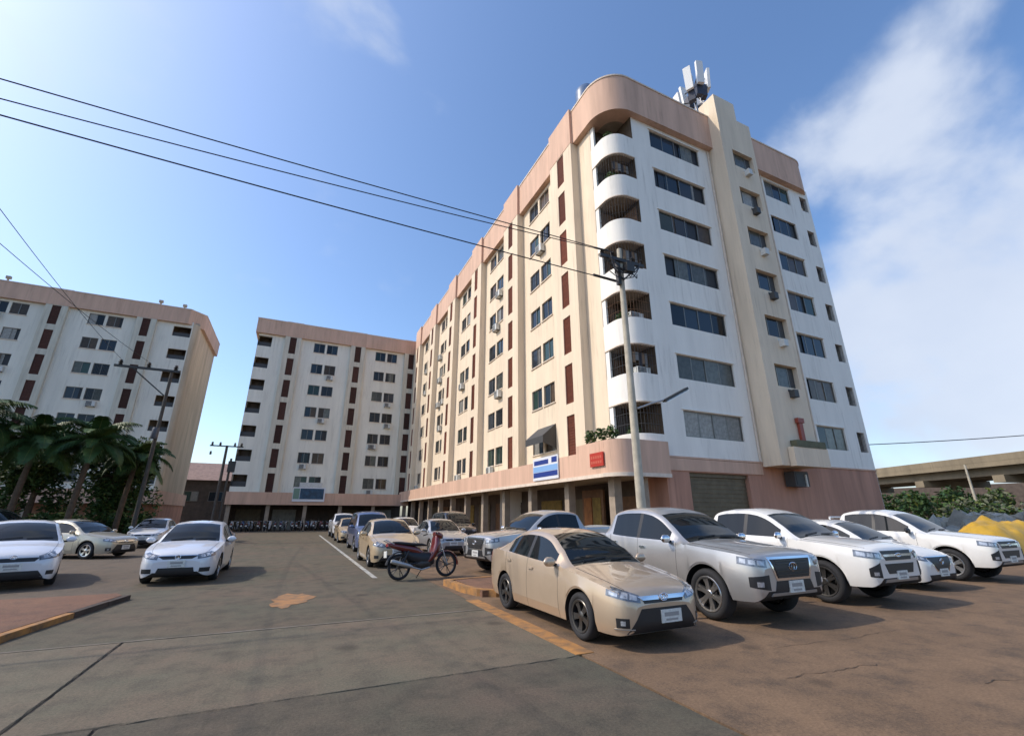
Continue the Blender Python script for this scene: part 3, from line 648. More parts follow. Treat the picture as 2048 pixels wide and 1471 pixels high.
m = MB(); m.sweep([(-44, YB-0.36), (XE-1.1, YB-0.36), (XE+0.36, YB+1.1), (XE+0.36, YB+12)], -0.04, 0.3, 25.85, 25.95); m.obj('coping', TRIM, lb)
m = MB(); m.box(-44, XE-0.05, 0.25, 12, 24.1, 24.4); m.obj('roof_slab', CONC, lb, FB)
for k in range(7):
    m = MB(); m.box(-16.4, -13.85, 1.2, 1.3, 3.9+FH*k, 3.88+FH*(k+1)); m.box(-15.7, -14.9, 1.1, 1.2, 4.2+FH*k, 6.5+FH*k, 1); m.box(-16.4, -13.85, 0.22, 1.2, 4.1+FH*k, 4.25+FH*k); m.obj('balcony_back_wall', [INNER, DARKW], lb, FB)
    m = MB(); m.box(-16.1, -14.3, 0.24, 0.27, 5.15+FH*k, 5.7+FH*k); m.obj('balcony_grille', ACD, lb, FB)
m = MB(); m.box(-44, XE+0.02, -1.2, -1.05, 3.1, 4.5); m.box(XE-0.1, XE+0.04, -1.06, 14, 3.1, 4.5); m.obj('canopy_fascia', PEACH, lb, FB)
m = MB(); m.box(-44, XE-0.11, -1.06, 2, 3.2, 3.35); m.box(-44, XE-0.11, -1.06, 0, 4.3, 4.45); m.obj('canopy_slab', CONC, lb, FB)
m = MB(); m.box(-44, XE-0.2, 1.8, 2.0, -0.05, 3.25); m.box(XE-0.35, XE-0.1, 2.0, 14, -0.05, 3.3); m.obj('ground_floor_wall', SALMON, lb, FB)
for i in range(8): m = MB(); m.box(-43+3.8*i, -42.6+3.8*i, -0.9, -0.5, -0.05, 3.2); m.obj('arcade_column', COLM, lb, FB)
for (x, k) in ((-29.6, 4), (-21.5, 3)): ac_unit(lb, FB, x, 4.5+FH*k)
for (x, y) in ((-32, 63.0), (-18.2, 63), (-15.8, 63.2)):
    m = MB(); m.tube([(x, y, 24.4), (x, y, 26.9)], 0.10, 6); m.box(x-0.2, x+0.2, y-0.15, y+0.15, 26.7, 27.0); m.obj('vent_pipe', CONC, lb)

mid.location.z = -0.4; lb.location.z = -0.3
# ---- low building in the gap -------------------------------------------
low = thing('low_building', 'low building with brownish pink roof seen in the gap between far blocks', 'building', (-10.5, 82, 0))
m = MB(); m.box(-17, -3, 82, 92, -0.05, 6.6); m.obj('wall', DARKW, low)
m = MB(); m.v = [(-17.6,81.2,6.6),(-2.4,81.2,6.6),(-2.4,92.6,6.6),(-17.6,92.6,6.6),(-17.6,86.9,9.6),(-2.4,86.9,9.6)]; m.f = [[0,1,5,4],[2,3,4,5],[1,2,5],[3,0,4],[0,3,2,1]]; m.m = [0]*5
m.obj('roof', mat('roof_dusty', (0.32, 0.22, 0.19), 0.9, var=0.3, vscale=2), low)
for i in range(4): window(low, frame2d((0, 81.95), (1, 0)), -15+3.1*i, -13.2+3.1*i, 3.6, 5.0, 2, depth=0.04)

# ------------------------------------------------------------------ signs
BL = mat('sign_blue', (0.015, 0.04, 0.22), 0.5); LB = mat('sign_lightblue', (0.22, 0.40, 0.68), 0.5); SW = mat('sign_white', (0.68, 0.69, 0.72), 0.5)
FC = frame2d((CX-0.03, 22.75), (0, -1))
b = thing('banner', 'blue and white banner on the canopy front beneath the black awning', 'banner', (CX-0.05, 21.3, 3.5))
m = MB(); m.box(0, 2.75, -0.05, 0.0, 3.42, 4.62); m.obj('sheet', SW, b, FC)
m = MB(); m.box(0.15, 1.75, -0.058, -0.05, 4.24, 4.48); m.box(2.1, 2.65, -0.058, -0.05, 4.26, 4.54); m.obj('heading', BL, b, FC)
m = MB(); m.box(0.04, 2.71, -0.057, -0.05, 3.86, 4.16); m.obj('pale_stripe', LB, b, FC)
m = MB(); m.box(0.06, 2.69, -0.058, -0.05, 3.58, 3.84); m.obj('dark_stripe', BL, b, FC)
b = thing('sign_board', 'small dark red sign board on the canopy front near the corner', 'sign', (CX-0.05, 16.6, 3.7))
FC2 = frame2d((CX-0.03, 17.15), (0, -1)); RS = mat('sign_red', (0.42, 0.03, 0.015), 0.5)
m = MB(); m.box(0, 1.0, -0.06, 0, 3.68, 4.28); m.obj('panel', RS, b, FC2)
m = MB()
for j in range(2):
    for i in range(5): m.box(0.09+i*0.17, 0.21+i*0.17, -0.066, -0.06, 3.80+j*0.22, 3.92+j*0.22)
m.obj('lettering', mat('sign_red_pale', (0.50, 0.10, 0.06), 0.5), b, FC2)
b = thing('sign_board', 'blue sign board with white edge on the far block canopy', 'sign', (1.3, 58.9, 3.1))
m = MB(); m.box(-0.4, 3.05, 58.88, 58.97, 3.12, 4.72); m.obj('panel', SW, b)
m = MB(); m.box(0.35, 2.9, 58.87, 58.88, 3.4, 4.6); m.obj('face', mat('sign_teal', (0.02, 0.07, 0.14), 0.4, var=0.6, vscale=3), b)
m = MB(); m.box(-0.35, 0.3, 58.87, 58.88, 3.4, 4.6); m.obj('green_edge', mat('sign_green', (0.16, 0.26, 0.20), 0.5), b)
# ------------------------------------------------------------------ roof equipment
AX, AY = 22.5, 16.7
an = thing('antenna_mast', 'cluster of white panel antennas with dark radio boxes on steel roof mast', 'antenna', (AX, AY, 24.4))
m = MB(); m.tube([(AX,AY,24.4),(AX,AY,32.6)], 0.10, 8); m.obj('mast', GALV, an, smooth=True)
for i, (dx, dy, dz) in enumerate(((-1.15,-0.6,0.2),(-0.3,-0.9,0.9),(0.95,-0.5,1.3),(-1.5,0.2,-1.6),(1.25,0.5,0.4),(0.1,0.9,0.8))):
    a = math.atan2(dy, dx); M = Matrix.Translation((AX+dx, AY+dy, 30.1+dz)) @ Matrix.Rotation(a, 4, 'Z') @ Matrix.Rotation(R(4), 4, 'Y')
    m = MB(); m.box(-0.10, 0.10, -0.25, 0.25, -0.2, 1.7, 0, M); pn = m.obj('panel_antenna', mat('antenna_white',(0.72,0.72,0.70),0.5), an)
    m = MB(); m.box(-0.50, -0.16, -0.22, 0.22, -0.95, 0.1, 0, M); m.obj('radio_unit', mat('radio_dark',(0.025,0.03,0.05),0.5), an)
    m = MB(); m.tube([(AX,AY,29.7+dz*0.5),(AX+dx*0.9,AY+dy*0.9,30.0+dz)], 0.04, 6); m.obj('arm', STEEL, an)
    m = MB(); m.tube([(AX,AY,30.9+dz*0.5),(AX+dx*0.9,AY+dy*0.9,31.0+dz)], 0.04, 6); m.obj('arm', STEEL, an)
for (dx, dy) in ((-1.1,0.9),(1.1,0.9)):
    m = MB(); m.tube([(AX+dx,AY+dy,24.4),(AX,AY,29.2)], 0.05, 6); m.obj('stay', GALV, an)
tk = thing('water_tank', 'blue grey water tank on the roof edge near the rounded corner', 'tank', (14.2, 18.6, 24.4))
m = MB(); m.lathe([(0,0),(0.7,0),(0.72,0.3),(0.7,0.6),(0.72,0.9),(0.7,1.2),(0.72,1.5),(0.68,1.8),(0.45,2.1),(0.2,2.2),(0,2.2)], 'z', 20, 0, (14.2,18.6,27.1)); m.obj('tank_body', mat('tank_blue',(0.10,0.16,0.28),0.4,var=0.2), tk, smooth=True, angle=60)
m = MB()
for (dx,dy) in ((-.5,-.5),(.5,-.5),(.5,.5),(-.5,.5)): m.tube([(14.2+dx,18.6+dy,24.4),(14.2+dx,18.6+dy,27.1)],0.05,6)
m.obj('stand', STEEL, tk)
# potted plants on the canopy
POT = mat('pot_clay', (0.25,0.10,0.05), 0.8, var=0.3); POTG = mat('pot_grey', (0.22,0.22,0.18), 0.8, var=0.3)
for i, (y, lab, pm) in enumerate(((18.0, 'potted plant on the canopy ledge, farthest from the rounded corner', POTG), (17.1, 'potted plant on the canopy ledge, middle of three', POT), (16.3, 'potted plant on the canopy ledge nearest the rounded corner', POTG))):
    t = thing('potted_plant', lab, 'plant', (12.6, y, 4.6), group='potted plants on the canopy ledge'); zz = 4.6
    m = MB(); m.lathe([(0,0),(0.13,0),(0.19,0.30),(0.17,0.30),(0.15,0.26),(0,0.26)], 'z', 14, 0, (12.6,y,zz)); m.obj('pot', pm, t, smooth=True)
    m = MB(); leaf_cloud(m, (12.6,y,zz+0.62), (0.28,0.28,0.32), 130, 0.10, i); m.obj('foliage', [LEAFD, LEAFM, LEAFY], t, fixn=False)

# ------------------------------------------------------------------ poles and wires
def utility_pole(loc, h, label, ma=None, r0=0.17, r1=0.11):
    x, y = loc; t = thing('utility_pole', label, 'pole', (x, y, 0.0))
    m = MB(); m.tube([(x,y,-0.05),(x,y,h*0.5),(x,y,h)], [r0,(r0+r1)/2,r1], 8); m.obj('shaft', ma or POLEC, t, smooth=True, angle=50)
    return t
def insulator(x, y, z, parent, ma=STEEL, ax=(0,0,1), s=1.0):
    m = MB(); pr_ = [(0,0),(0.03,0),(0.07,0.03),(0.03,0.06),(0.08,0.09),(0.03,0.12),(0.06,0.15),(0.02,0.19),(0,0.19)]
    m.lathe([(a*s,b*s) for a,b in pr_], 'z', 10, 0, (x,y,z)); return m.obj('insulator', ma, parent, smooth=True)
px_, py_ = 9.4, 11.0
pole = utility_pole((px_, py_), 10.75, 'tall pale concrete pole with street lamp arm between the parked cars and corner', r0=0.15, r1=0.085)
m = MB(); m.box(px_-0.95, px_+0.95, py_-0.16, py_-0.06, 10.15, 10.27); m.obj('crossarm', STEEL, pole)
m = MB(); m.tube([(px_-0.7,py_-0.11,10.15),(px_,py_-0.11,9.45)],0.03,6); m.tube([(px_+0.7,py_-0.11,10.15),(px_,py_-0.11,9.45)],0.03,6); m.obj('brace', STEEL, pole)
for dx in (-0.85,-0.4,0.45,0.85): insulator(px_+dx, py_-0.11, 10.27, pole)
m = MB()
m.box(px_-0.22, px_-0.09, py_-0.10, py_+0.03, 9.26, 10.19)
m.obj('clamp_stack', STEEL, pole); m = MB(); m.box(px_+0.0, px_+0.34, py_-0.34, py_-0.13, 9.72, 10.05); m.obj('connector_box', STEEL, pole)
m = MB()
rd = random.Random(3)
for i in range(9):
    a = Vector((px_+rd.uniform(-0.7,0.8), py_-0.15+rd.uniform(-0.1,0.1), 10.25+rd.uniform(-0.3,0.15))); b2 = Vector((px_+rd.uniform(-0.9,0.9), py_-0.2, 9.8+rd.uniform(-0.35,0.3))); mid_ = (a+b2)/2 + Vector((0,-0.1,-0.35))
    m.tube([a, (a*0.6+mid_*0.4)+Vector((0,0,-0.12)), mid_, (b2*0.6+mid_*0.4)+Vector((0,0,-0.1)), b2], 0.018, 5)
m.obj('jumper_wires', BLACK, pole)
lm = MB(); lm.tube([(px_+0.08,py_-0.12,4.85),(px_+0.6,py_-0.2,5.05),(px_+1.1,py_-0.28,5.2)],0.03,7); lm.obj('lamp_arm', GALV, pole, smooth=True)
M = Matrix.Translation((px_+1.6,py_-0.3,5.43)) @ Matrix.Rotation(R(-27),4,'Y')
lm = MB(); lm.box(-0.6,0.6,-0.08,0.08,-0.035,0.045,0,M); lm.box(-0.55,0.55,-0.06,0.06,-0.06,-0.036,1,M); lm.obj('lamp_head', [STEEL, LAMP], pole)
def cable(p, q, sag, r, label, n=30):
    p = Vector(p); q = Vector(q); m = MB(); m.tube([p.lerp(q, i/n) - Vector((0,0,sag*4*(i/n)*(1-i/n))) for i in range(n+1)], r, 5)
    return tag(m.obj('power_cable', BLACK, smooth=True), label, 'cable', 'overhead cables to the lamp pole' if 'pole' in label else None)
pole2 = utility_pole((-32, 11.4), 11.2, 'concrete pole carrying the far ends of the overhead cables')
cable((px_-0.85, py_-0.11, 10.46), (-32, 11.4, 11.3), 0.30, 0.016, 'topmost of three overhead cables running left from the lamp pole')
cable((px_-0.4, py_-0.11, 10.46), (-32, 11.3, 10.55), 0.55, 0.015, 'middle of three overhead cables running left from the lamp pole')
cable((px_-0.2, py_-0.05, 9.36), (-32, 11.2, 10.7), 0.32, 0.018, 'lowest of three overhead cables running left from the lamp pole')
m = MB(); m.tube([(px_-1.15,py_-0.1,10.44),(px_-0.6,py_-0.11,10.46)],0.035,6); m.tube([(px_-1.25,py_-0.06,9.37),(px_-0.3,py_-0.05,9.36)],0.045,6); m.obj('cable_sleeve', BLACK, pole)
DPOLE = mat('pole_dark', (0.085, 0.075, 0.065), 0.9, var=0.35, vscale=4)
lp = utility_pole((-8.8, 36), 10.95, 'dark utility pole with long crossarm standing before the left block', DPOLE, r0=0.14, r1=0.09)
m = MB(); m.box(-11.9, -8.3, 35.84, 35.95, 10.85, 11.0); m.obj('crossarm', STEEL, lp)
m = MB(); m.tube([(-10.9,35.88,10.85),(-8.9,35.88,9.2)],0.045,6); m.obj('brace', STEEL, lp)
for x in (-11.6,-10.1,-8.6): insulator(x,35.9,11.0,lp,s=1.9)
m = MB(); m.lathe([(0,0),(0.18,0),(0.20,0.1),(0.20,0.6),(0.16,0.7),(0,0.7)],'z',14,0,(-8.8,35.64,6.3)); m.obj('transformer', mat('transformer_grey',(0.07,0.07,0.08),0.5), lp, smooth=True)
def wire(p,q,label,r=0.012,sag=0.4):
    m = MB(); p=Vector(p); q=Vector(q); n=24
    m.tube([p.lerp(q,i/n)-Vector((0,0,sag*4*(i/n)*(1-i/n))) for i in range(n+1)],r,5); return tag(m.obj('wire',BLACK,smooth=True),label,'wire')
wire((-11.6,35.9,11.35),(-8.6,6.0,11.2),'upper thin wire slanting down to the left utility pole crossarm')
wire((-10.1,35.9,11.35),(-9.6,6.0,9.7),'lower thin wire slanting down to the left utility pole crossarm')
mp_ = utility_pole((-7.2, 54.6), 8.5, 'short dark pole with bracketed insulators in the gap between far blocks', DPOLE, r0=0.16, r1=0.12)
m = MB(); m.box(-8.7,-5.7,54.45,54.55,8.35,8.47); m.obj('crossarm', STEEL, mp_)
for x in (-8.5,-7.8,-6.5,-5.9): insulator(x,54.5,8.45,mp_,s=1.9); 
for x in (-8.5,-6.1): insulator(x,54.5,7.5,mp_,s=1.9)
m = MB(); m.tube([(-6.6,54.6,0),(-6.6,54.6,7.2)],[0.14,0.1],8); m.obj('second_shaft', STEEL, mp_)
m = MB(); m.box(-6.75,-6.1,54.2,54.5,5.8,6.9); m.obj('switch_box', STEEL, mp_)
wire((50,36,9.3),(95,13,12.4),'thin wire crossing the sky above the elevated road',0.05,0.6)

# ------------------------------------------------------------------ elevated road
ovp = thing('overpass', 'elevated concrete road on piers beyond the right end of the building', 'bridge', (82, 32, 0))
a = Vector((60, -22)); bq = Vector((110, 98)); path = [tuple(a.lerp(bq, i/10)) for i in range(11)]
CB = mat('bridge_concrete', (0.24,0.195,0.13), 0.9, var=0.3, vscale=0.5, streak=True)
m = MB(); m.sweep(path, -11.0, 0.0, 7.75, 8.2); m.obj('deck', CB, ovp)
m = MB(); m.sweep(path, -0.25, 0.02, 8.2, 9.0); m.sweep(path, -0.05, 0.18, 7.55, 7.8); m.obj('barrier', CB, ovp)
m = MB()
for d in (-10,-7,-4,-1.2): m.sweep(path, d-0.3, d+0.3, 6.5, 7.76)
m.obj('girder', CB, ovp)
for i in (1,2.3,3.6,4.05,4.9,6.2,7.5):
    c = a.lerp(bq, i/10); dd = (bq-a).normalized(); nn = Vector((dd.y,-dd.x)); c2 = c+nn*5.5
    m = MB(); m.tube([(c2.x,c2.y,-0.05),(c2.x,c2.y,5.6)],0.75,12); M = Matrix.Translation((c2.x,c2.y,0)) @ Matrix.Rotation(math.atan2(nn.y,nn.x),4,'Z')
    m.box(-5.2,5.2,-0.7,0.7,5.6,6.49,0,M); m.obj('pier', CB, ovp)
dark = MB(); dark.box(118,119,5,115,0,7.2);  # dark panel closes the gap, standing in for the darkness under the deck
tag(dark.obj('under_deck_dark', DARKW), 'dark panel added to give the darkness beneath the elevated road', 'wall')
sp = utility_pole((70, 25.5), 7.2, 'slim pale post standing before the elevated road')

# ------------------------------------------------------------------ trees and shrubs
def branch_tree(loc, h, crown, n, leaf, label, seed, mats, group='dark trees before the left block', trunks=1, lean=0):
    rd = random.Random(seed); x, y = loc; t = thing('tree', label, 'tree', (x,y,0), group=group)
    m = MB(); blobs = []
    for k in range(trunks):
        bx = x+rd.uniform(-0.5,0.5)*(trunks>1); by = y+rd.uniform(-0.3,0.3)*(trunks>1)
        top = Vector((x+lean+rd.uniform(-0.3,0.3), y, h*0.66))
        m.tube([(bx,by,-0.05),(bx*0.7+top.x*0.3,by,h*0.25),(bx*0.4+top.x*0.6,by,h*0.45),tuple(top)],[0.24,0.19,0.14,0.07],8)
        for j in range(16):
            a = rd.uniform(0,2*math.pi); f = rd.uniform(0.15,1.0); e = Vector((x+lean+math.cos(a)*crown[0]*f, y+math.sin(a)*crown[1]*f, h-crown[2]+rd.uniform(-0.75,0.9)*crown[2]))
            s = Vector((bx,by,0)).lerp(top, rd.uniform(0.55,1.0)); md = (s+e)/2+Vector((0,0,0.3))
            m.tube([s,md,e],[0.08,0.05,0.02],6); blobs.append(e)
    m.obj('trunk', BARK, t, smooth=True, angle=60)
    c = MB()
    for i, e in enumerate(blobs):
        rr = rd.uniform(0.30,0.52); leaf_cloud(c, e, (crown[0]*rr,crown[1]*rr,crown[2]*rr*0.85), int(n/len(blobs)), leaf, seed*100+i)
    c.obj('crown', mats, t, fixn=False)
    return t
LM = [LEAFD, LEAFM, LEAFY]
branch_tree((-15.2,39.5), 7.2, (2.6,2.2,2.9), 9000, 0.16, 'dark bushy tree rising between the palms at left', 12, LM)
branch_tree((-11.2,39.8), 7.0, (1.9,1.6,3.0), 8000, 0.15, 'upright dark tree behind the dark utility pole', 13, LM, trunks=2)
branch_tree((-20.3,41), 6.8, (2.8,2.4,2.6), 6000, 0.18, 'tree at the left picture edge behind the palms', 15, LM)
def palm(loc, h, n, L, label, seed):
    rd = random.Random(seed); x, y = loc; t = thing('palm_tree', label, 'palm', (x,y,0), group='feathery palms in the courtyard')
    m = MB(); K = 14
    m.tube([(x+0.25*(k/K)**2, y, -0.05+h*k/K) for k in range(K+1)], [0.17-0.05*k/K+(0.012 if k % 2 else 0) for k in range(K+1)], 9); m.obj('trunk', BARK, t, smooth=True, angle=70)
    for i in range(n):
        a = 2.4*i+rd.uniform(-0.25,0.25); el = -0.35+1.75*(i/(n-1))**0.9; m = MB(); Ls = L*rd.uniform(0.85,1.12); P = []; K = 14
        p = Vector((x+0.25, y, h)); pitch = el
        for k in range(K+1):
            P.append(p.copy()); p = p+Vector((math.cos(a)*math.cos(pitch), math.sin(a)*math.cos(pitch), math.sin(pitch)))*(Ls/K); pitch -= (0.10+0.035*k/K)*(1.0 if el > 0 else 0.6)
        m.tube(P, [0.028*(1-0.85*k/K) for k in range(K+1)], 5, 1)
        sd = Vector((-math.sin(a), math.cos(a), 0))
        for k in range(2, K*3):
            f = k/(K*3); q = f*K; b_ = int(q); pt = P[b_].lerp(P[min(b_+1,K)], q-b_); fw = (P[min(b_+1,K)]-P[max(b_-1,0)]).normalized(); ln = Ls*0.30*math.sin(math.pi*(0.16+0.78*f))
            for s_ in (-1,1):
                l2 = ln*rd.uniform(0.85,1.15); md = pt+sd*s_*l2*0.5+fw*l2*0.28+Vector((0,0,0.02)); tip = pt+sd*s_*l2*0.82+fw*l2*0.55+Vector((0,0,-0.42*l2)); wv = fw*0.028
                m.face([pt-wv, pt+wv, md+wv*1.1, md-wv*1.1]); m.face([md-wv*1.1, md+wv*1.1, tip])
        m.obj('frond', [LEAFD if i % 3 else LEAFM, LEAFY], t, fixn=False)
palm((-14.0,34.5), 5.6, 24, 2.6, 'broad palm leaning over the parked cars, second from the right', 21)
palm((-11.6,34.8), 5.7, 24, 2.5, 'palm nearest the dark utility pole', 22)
palm((-16.4,33.6), 6.5, 26, 2.8, 'tallest palm at the left of the courtyard', 23)
palm((-18.2,36.0), 5.9, 24, 2.7, 'palm cut by the left picture edge', 24)
palm((-10.1,37.6), 5.2, 22, 2.2, 'slim palm standing just behind the dark utility pole', 25)
def shrub(loc, rad, n, leaf, label, seed, mats=LM, group='shrubs below the elevated road'):
    t = thing('shrub', label, 'shrub', (loc[0],loc[1],0), group=group); rd = random.Random(seed)
    m = MB()
    for i in range(6): m.tube([(loc[0],loc[1],-0.05),(loc[0]+rd.uniform(-1,1)*rad[0]*0.6,loc[1]+rd.uniform(-1,1)*rad[1]*0.6,rad[2]*rd.uniform(0.8,1.5))],[0.06,0.02],5)
    m.obj('stem', BARK, t); m = MB()
    for i in range(7): leaf_cloud(m,(loc[0]+rd.uniform(-0.6,0.6)*rad[0],loc[1]+rd.uniform(-0.6,0.6)*rad[1],rad[2]*rd.uniform(0.5,1.35)),(rad[0]*0.5,rad[1]*0.5,rad[2]*0.5),n//7,leaf,seed*50+i)
    m.obj('foliage', mats, t, fixn=False)
for i, (x, y, rx, rz, lab) in enumerate(((-17.5,35.0,1.6,0.9,'low dark shrub below the tallest palm at left'),(-14.3,36.8,1.5,1.0,'low dark shrub below the broad palm'),(-12.0,36.5,1.3,1.1,'low dark shrub below the palm nearest the pole'),(-9.9,38.6,1.2,1.0,'low dark shrub at the foot of the dark utility pole'))):
    shrub((x,y),(rx,rx*0.8,rz),1800,0.15,lab,60+i,LM,'low shrubs below the courtyard trees')
LG = [LEAFM, mat('leaf_grass',(0.14,0.15,0.09),0.7,var=0.4), LEAFY]
for i,(x,y,rx,rz,lab) in enumerate(((62,29.5,4.0,2.4,'bright green shrub nearest the building end under the elevated road'),(69,29.0,3.6,2.9,'tallest green shrub under the elevated road beside the slim post'),(64,24.2,3.0,1.9,'low grey green shrub in front of the tallest shrub'),(72,25.0,2.6,2.6,'olive shrub just right of the slim post'),(58,20.0,3.4,1.5,'low pale shrub behind the farthest right pickup'),(78,22.0,3.4,2.1,'dusty shrub at the foot of the bridge pier'))):
    shrub((x,y),(rx,rx*0.8,rz),1500,0.26,lab,40+i,LM if i in (0,1) else LG)
# rubble heap and yellow tarpaulin at the right edge
from mathutils import noise as mnoise
def mound(cx, cy, rx, ry, h, seed, n=34, f=0.9, amp=0.35, fold=0.0):
    m = MB()
    for i in range(n+1):
        for j in range(n+1):
            u = -1+2*i/n; v = -1+2*j/n; d = max(0, 1-(abs(u)**2.4+abs(v)**2.4)); x = cx+u*rx; y = cy+v*ry
            q = mnoise.fractal(Vector((x*f+seed*7.3, y*f, seed*1.7)), 0.8, 2.1, 5)
            z = h*d**0.5*(1+amp*q)
            if fold: z += fold*abs(mnoise.noise(Vector((x*1.6, y*1.6+seed, 3.1))))*d**0.3
            m.v.append((x, y, max(z, 0)-0.04))
    for i in range(n):
        for j in range(n): m.f.append([i*(n+1)+j,(i+1)*(n+1)+j,(i+1)*(n+1)+j+1,i*(n+1)+j+1]); m.m.append(0)
    return m
TARP = mat('tarp_yellow', (0.56,0.33,0.03), 0.55, var=0.3, vscale=1.2, bump=0.4, bscale=5)
tag(mound(25.4, 8.8, 3.0, 1.2, 1.22, 5, 44, 0.5, 0.25, 0.25).obj('tarpaulin', TARP, smooth=True, angle=60), 'yellow tarpaulin over a low stack behind the farthest right pickup', 'tarpaulin')
RUB = mat('rubble_grey', (0.30,0.27,0.22), 0.95, var=0.45, vscale=2, bump=0.6, bscale=5); RUB2 = mat('rubble_pale', (0.40,0.37,0.31), 0.95, var=0.4, vscale=2, bump=0.6, bscale=5)
CH = []
for q in range(5):
    rd = random.Random(q); m = MB(); m.box(-0.5,0.5,-0.35,0.35,-0.15,0.15)
    m.v = [(x+rd.uniform(-.18,.18), y+rd.uniform(-.15,.15), z+rd.uniform(-.07,.07)) for x,y,z in m.v]; CH.append((m.mesh('chunk', RUB), m.mesh('chunk', RUB2)))
def rubble(label, cx, cy, rx, ry, h, seed, n, alt):
    t = thing('rubble_heap', label, 'rubble', (cx, cy, 0)); rd = random.Random(seed)
    mound(cx, cy, rx, ry, h*0.8, seed, 30, 0.6, 0.5).obj('mound', RUB2 if alt else RUB, t, smooth=True, angle=60)
    for _ in range(n):
        u = rd.uniform(-0.85,0.85); v = rd.uniform(-0.85,0.85); d = max(0, 1-(abs(u)**2.4+abs(v)**2.4))**0.5
        link('chunk', CH[rd.randrange(5)][rd.random() < (0.7 if alt else 0.3)], t, Matrix.Translation((cx+u*rx, cy+v*ry, h*0.8*d)) @ Matrix.Rotation(rd.uniform(0,6.28),4,'Z') @ Matrix.Rotation(rd.uniform(-0.8,0.8),4,'X') @ Matrix.Rotation(rd.uniform(-0.8,0.8),4,'Y') @ Matrix.Scale(rd.uniform(0.5,1.9),4))
rubble('grey broken concrete heap at right edge below the elevated road', 56, 14.5, 9, 3, 2.2, 6, 90, False)
rubble('pale low concrete heap behind the yellow tarpaulin', 48, 17.5, 7, 2.5, 1.6, 9, 60, True)

# ------------------------------------------------------------------ vehicles
def pchip(keys):
    xs = [k[0] for k in keys]; ys_ = [k[1] for k in keys]; n = len(xs)
    h = [xs[i+1]-xs[i] for i in range(n-1)]; d = [(ys_[i+1]-ys_[i])/h[i] for i in range(n-1)]
    m = [d[0]] + [0]*(n-2) + [d[-1]]
    for i in range(1, n-1):
        if d[i-1]*d[i] > 0:
            w1 = 2*h[i]+h[i-1]; w2 = h[i]+2*h[i-1]; m[i] = (w1+w2)/(w1/d[i-1]+w2/d[i])
    def f(x):
        if x <= xs[0]: return ys_[0]
        if x >= xs[-1]: return ys_[-1]
        i = 0
        while x > xs[i+1]: i += 1
        t = (x-xs[i])/h[i]; t2 = t*t; t3 = t2*t
        return (2*t3-3*t2+1)*ys_[i]+(t3-2*t2+t)*h[i]*m[i]+(-2*t3+3*t2)*ys_[i+1]+(t3-t2)*h[i]*m[i+1]
    return f
def scale_keys(keys, L0, L1, k=1.0): return [(a*L1/L0, b*k) for a, b in keys]

SPEC = {}
SPEC['sedan'] = dict(L=4.41, hw=0.85, R=0.31, tw=0.20, ax=(0.87, 3.42), Ra=0.365, clear=0.20,
    top=[(0,.56),(.03,.66),(.10,.735),(.25,.80),(.6,.88),(1.0,.945),(1.18,.975),(1.6,1.22),(2.0,1.405),(2.3,1.462),(2.65,1.475),(3.0,1.45),(3.3,1.37),(3.65,1.215),(3.95,1.10),(4.1,1.085),(4.3,1.065),(4.37,1.0),(4.41,.78)],
    belt=[(0,.55),(.1,.70),(.3,.77),(.8,.86),(1.2,.905),(2,.93),(3,.985),(3.8,1.04),(4.3,1.02),(4.41,.76)],
    wid=[(0,.50),(.03,.60),(.10,.69),(.22,.755),(.45,.812),(.8,.84),(1.3,.85),(3.2,.85),(3.8,.83),(4.15,.785),(4.33,.70),(4.41,.56)],
    roof=[(0,.40),(.1,.55),(.4,.66),(1.18,.72),(1.6,.655),(2.0,.59),(2.6,.575),(3.1,.575),(3.5,.60),(3.95,.67),(4.3,.62),(4.41,.45)],
    bot=[(0,.30),(.04,.22),(.2,.18),(.6,.185),(3.8,.20),(4.2,.24),(4.41,.36)],
    ws=(1.18,2.02), rs=(3.18,3.93), win=[(1.55,2.42),(2.52,3.30)], doors=[(1.42,2.47),(2.47,3.35)], cab=(1.18,3.95))
SPEC['hatch'] = dict(L=3.95, hw=0.85, R=0.31, tw=0.20, ax=(0.80, 3.32), Ra=0.365, clear=0.20,
    top=[(0,.58),(.03,.68),(.10,.76),(.25,.83),(.6,.92),(.95,.99),(1.08,1.03),(1.5,1.28),(1.85,1.44),(2.2,1.51),(2.6,1.515),(3.1,1.48),(3.45,1.40),(3.62,1.30),(3.82,1.05),(3.90,.98),(3.95,.78)],
    belt=[(0,.56),(.1,.72),(.3,.79),(.8,.90),(1.2,.94),(2,.97),(3,1.03),(3.6,1.04),(3.85,.98),(3.95,.76)],
    wid=[(0,.52),(.03,.62),(.10,.71),(.22,.77),(.45,.815),(.8,.84),(1.3,.85),(3.1,.85),(3.6,.82),(3.82,.76),(3.9,.70),(3.95,.58)],
    roof=[(0,.42),(.1,.57),(.4,.67),(1.08,.73),(1.5,.66),(1.9,.60),(2.6,.585),(3.1,.58),(3.5,.57),(3.8,.62),(3.95,.45)],
    bot=[(0,.30),(.04,.22),(.2,.18),(.6,.185),(3.5,.20),(3.8,.26),(3.95,.36)],
    ws=(1.08,1.88), rs=(3.42,3.80), win=[(1.45,2.25),(2.35,3.30)], doors=[(1.30,2.30),(2.30,3.1)], cab=(1.08,3.8))
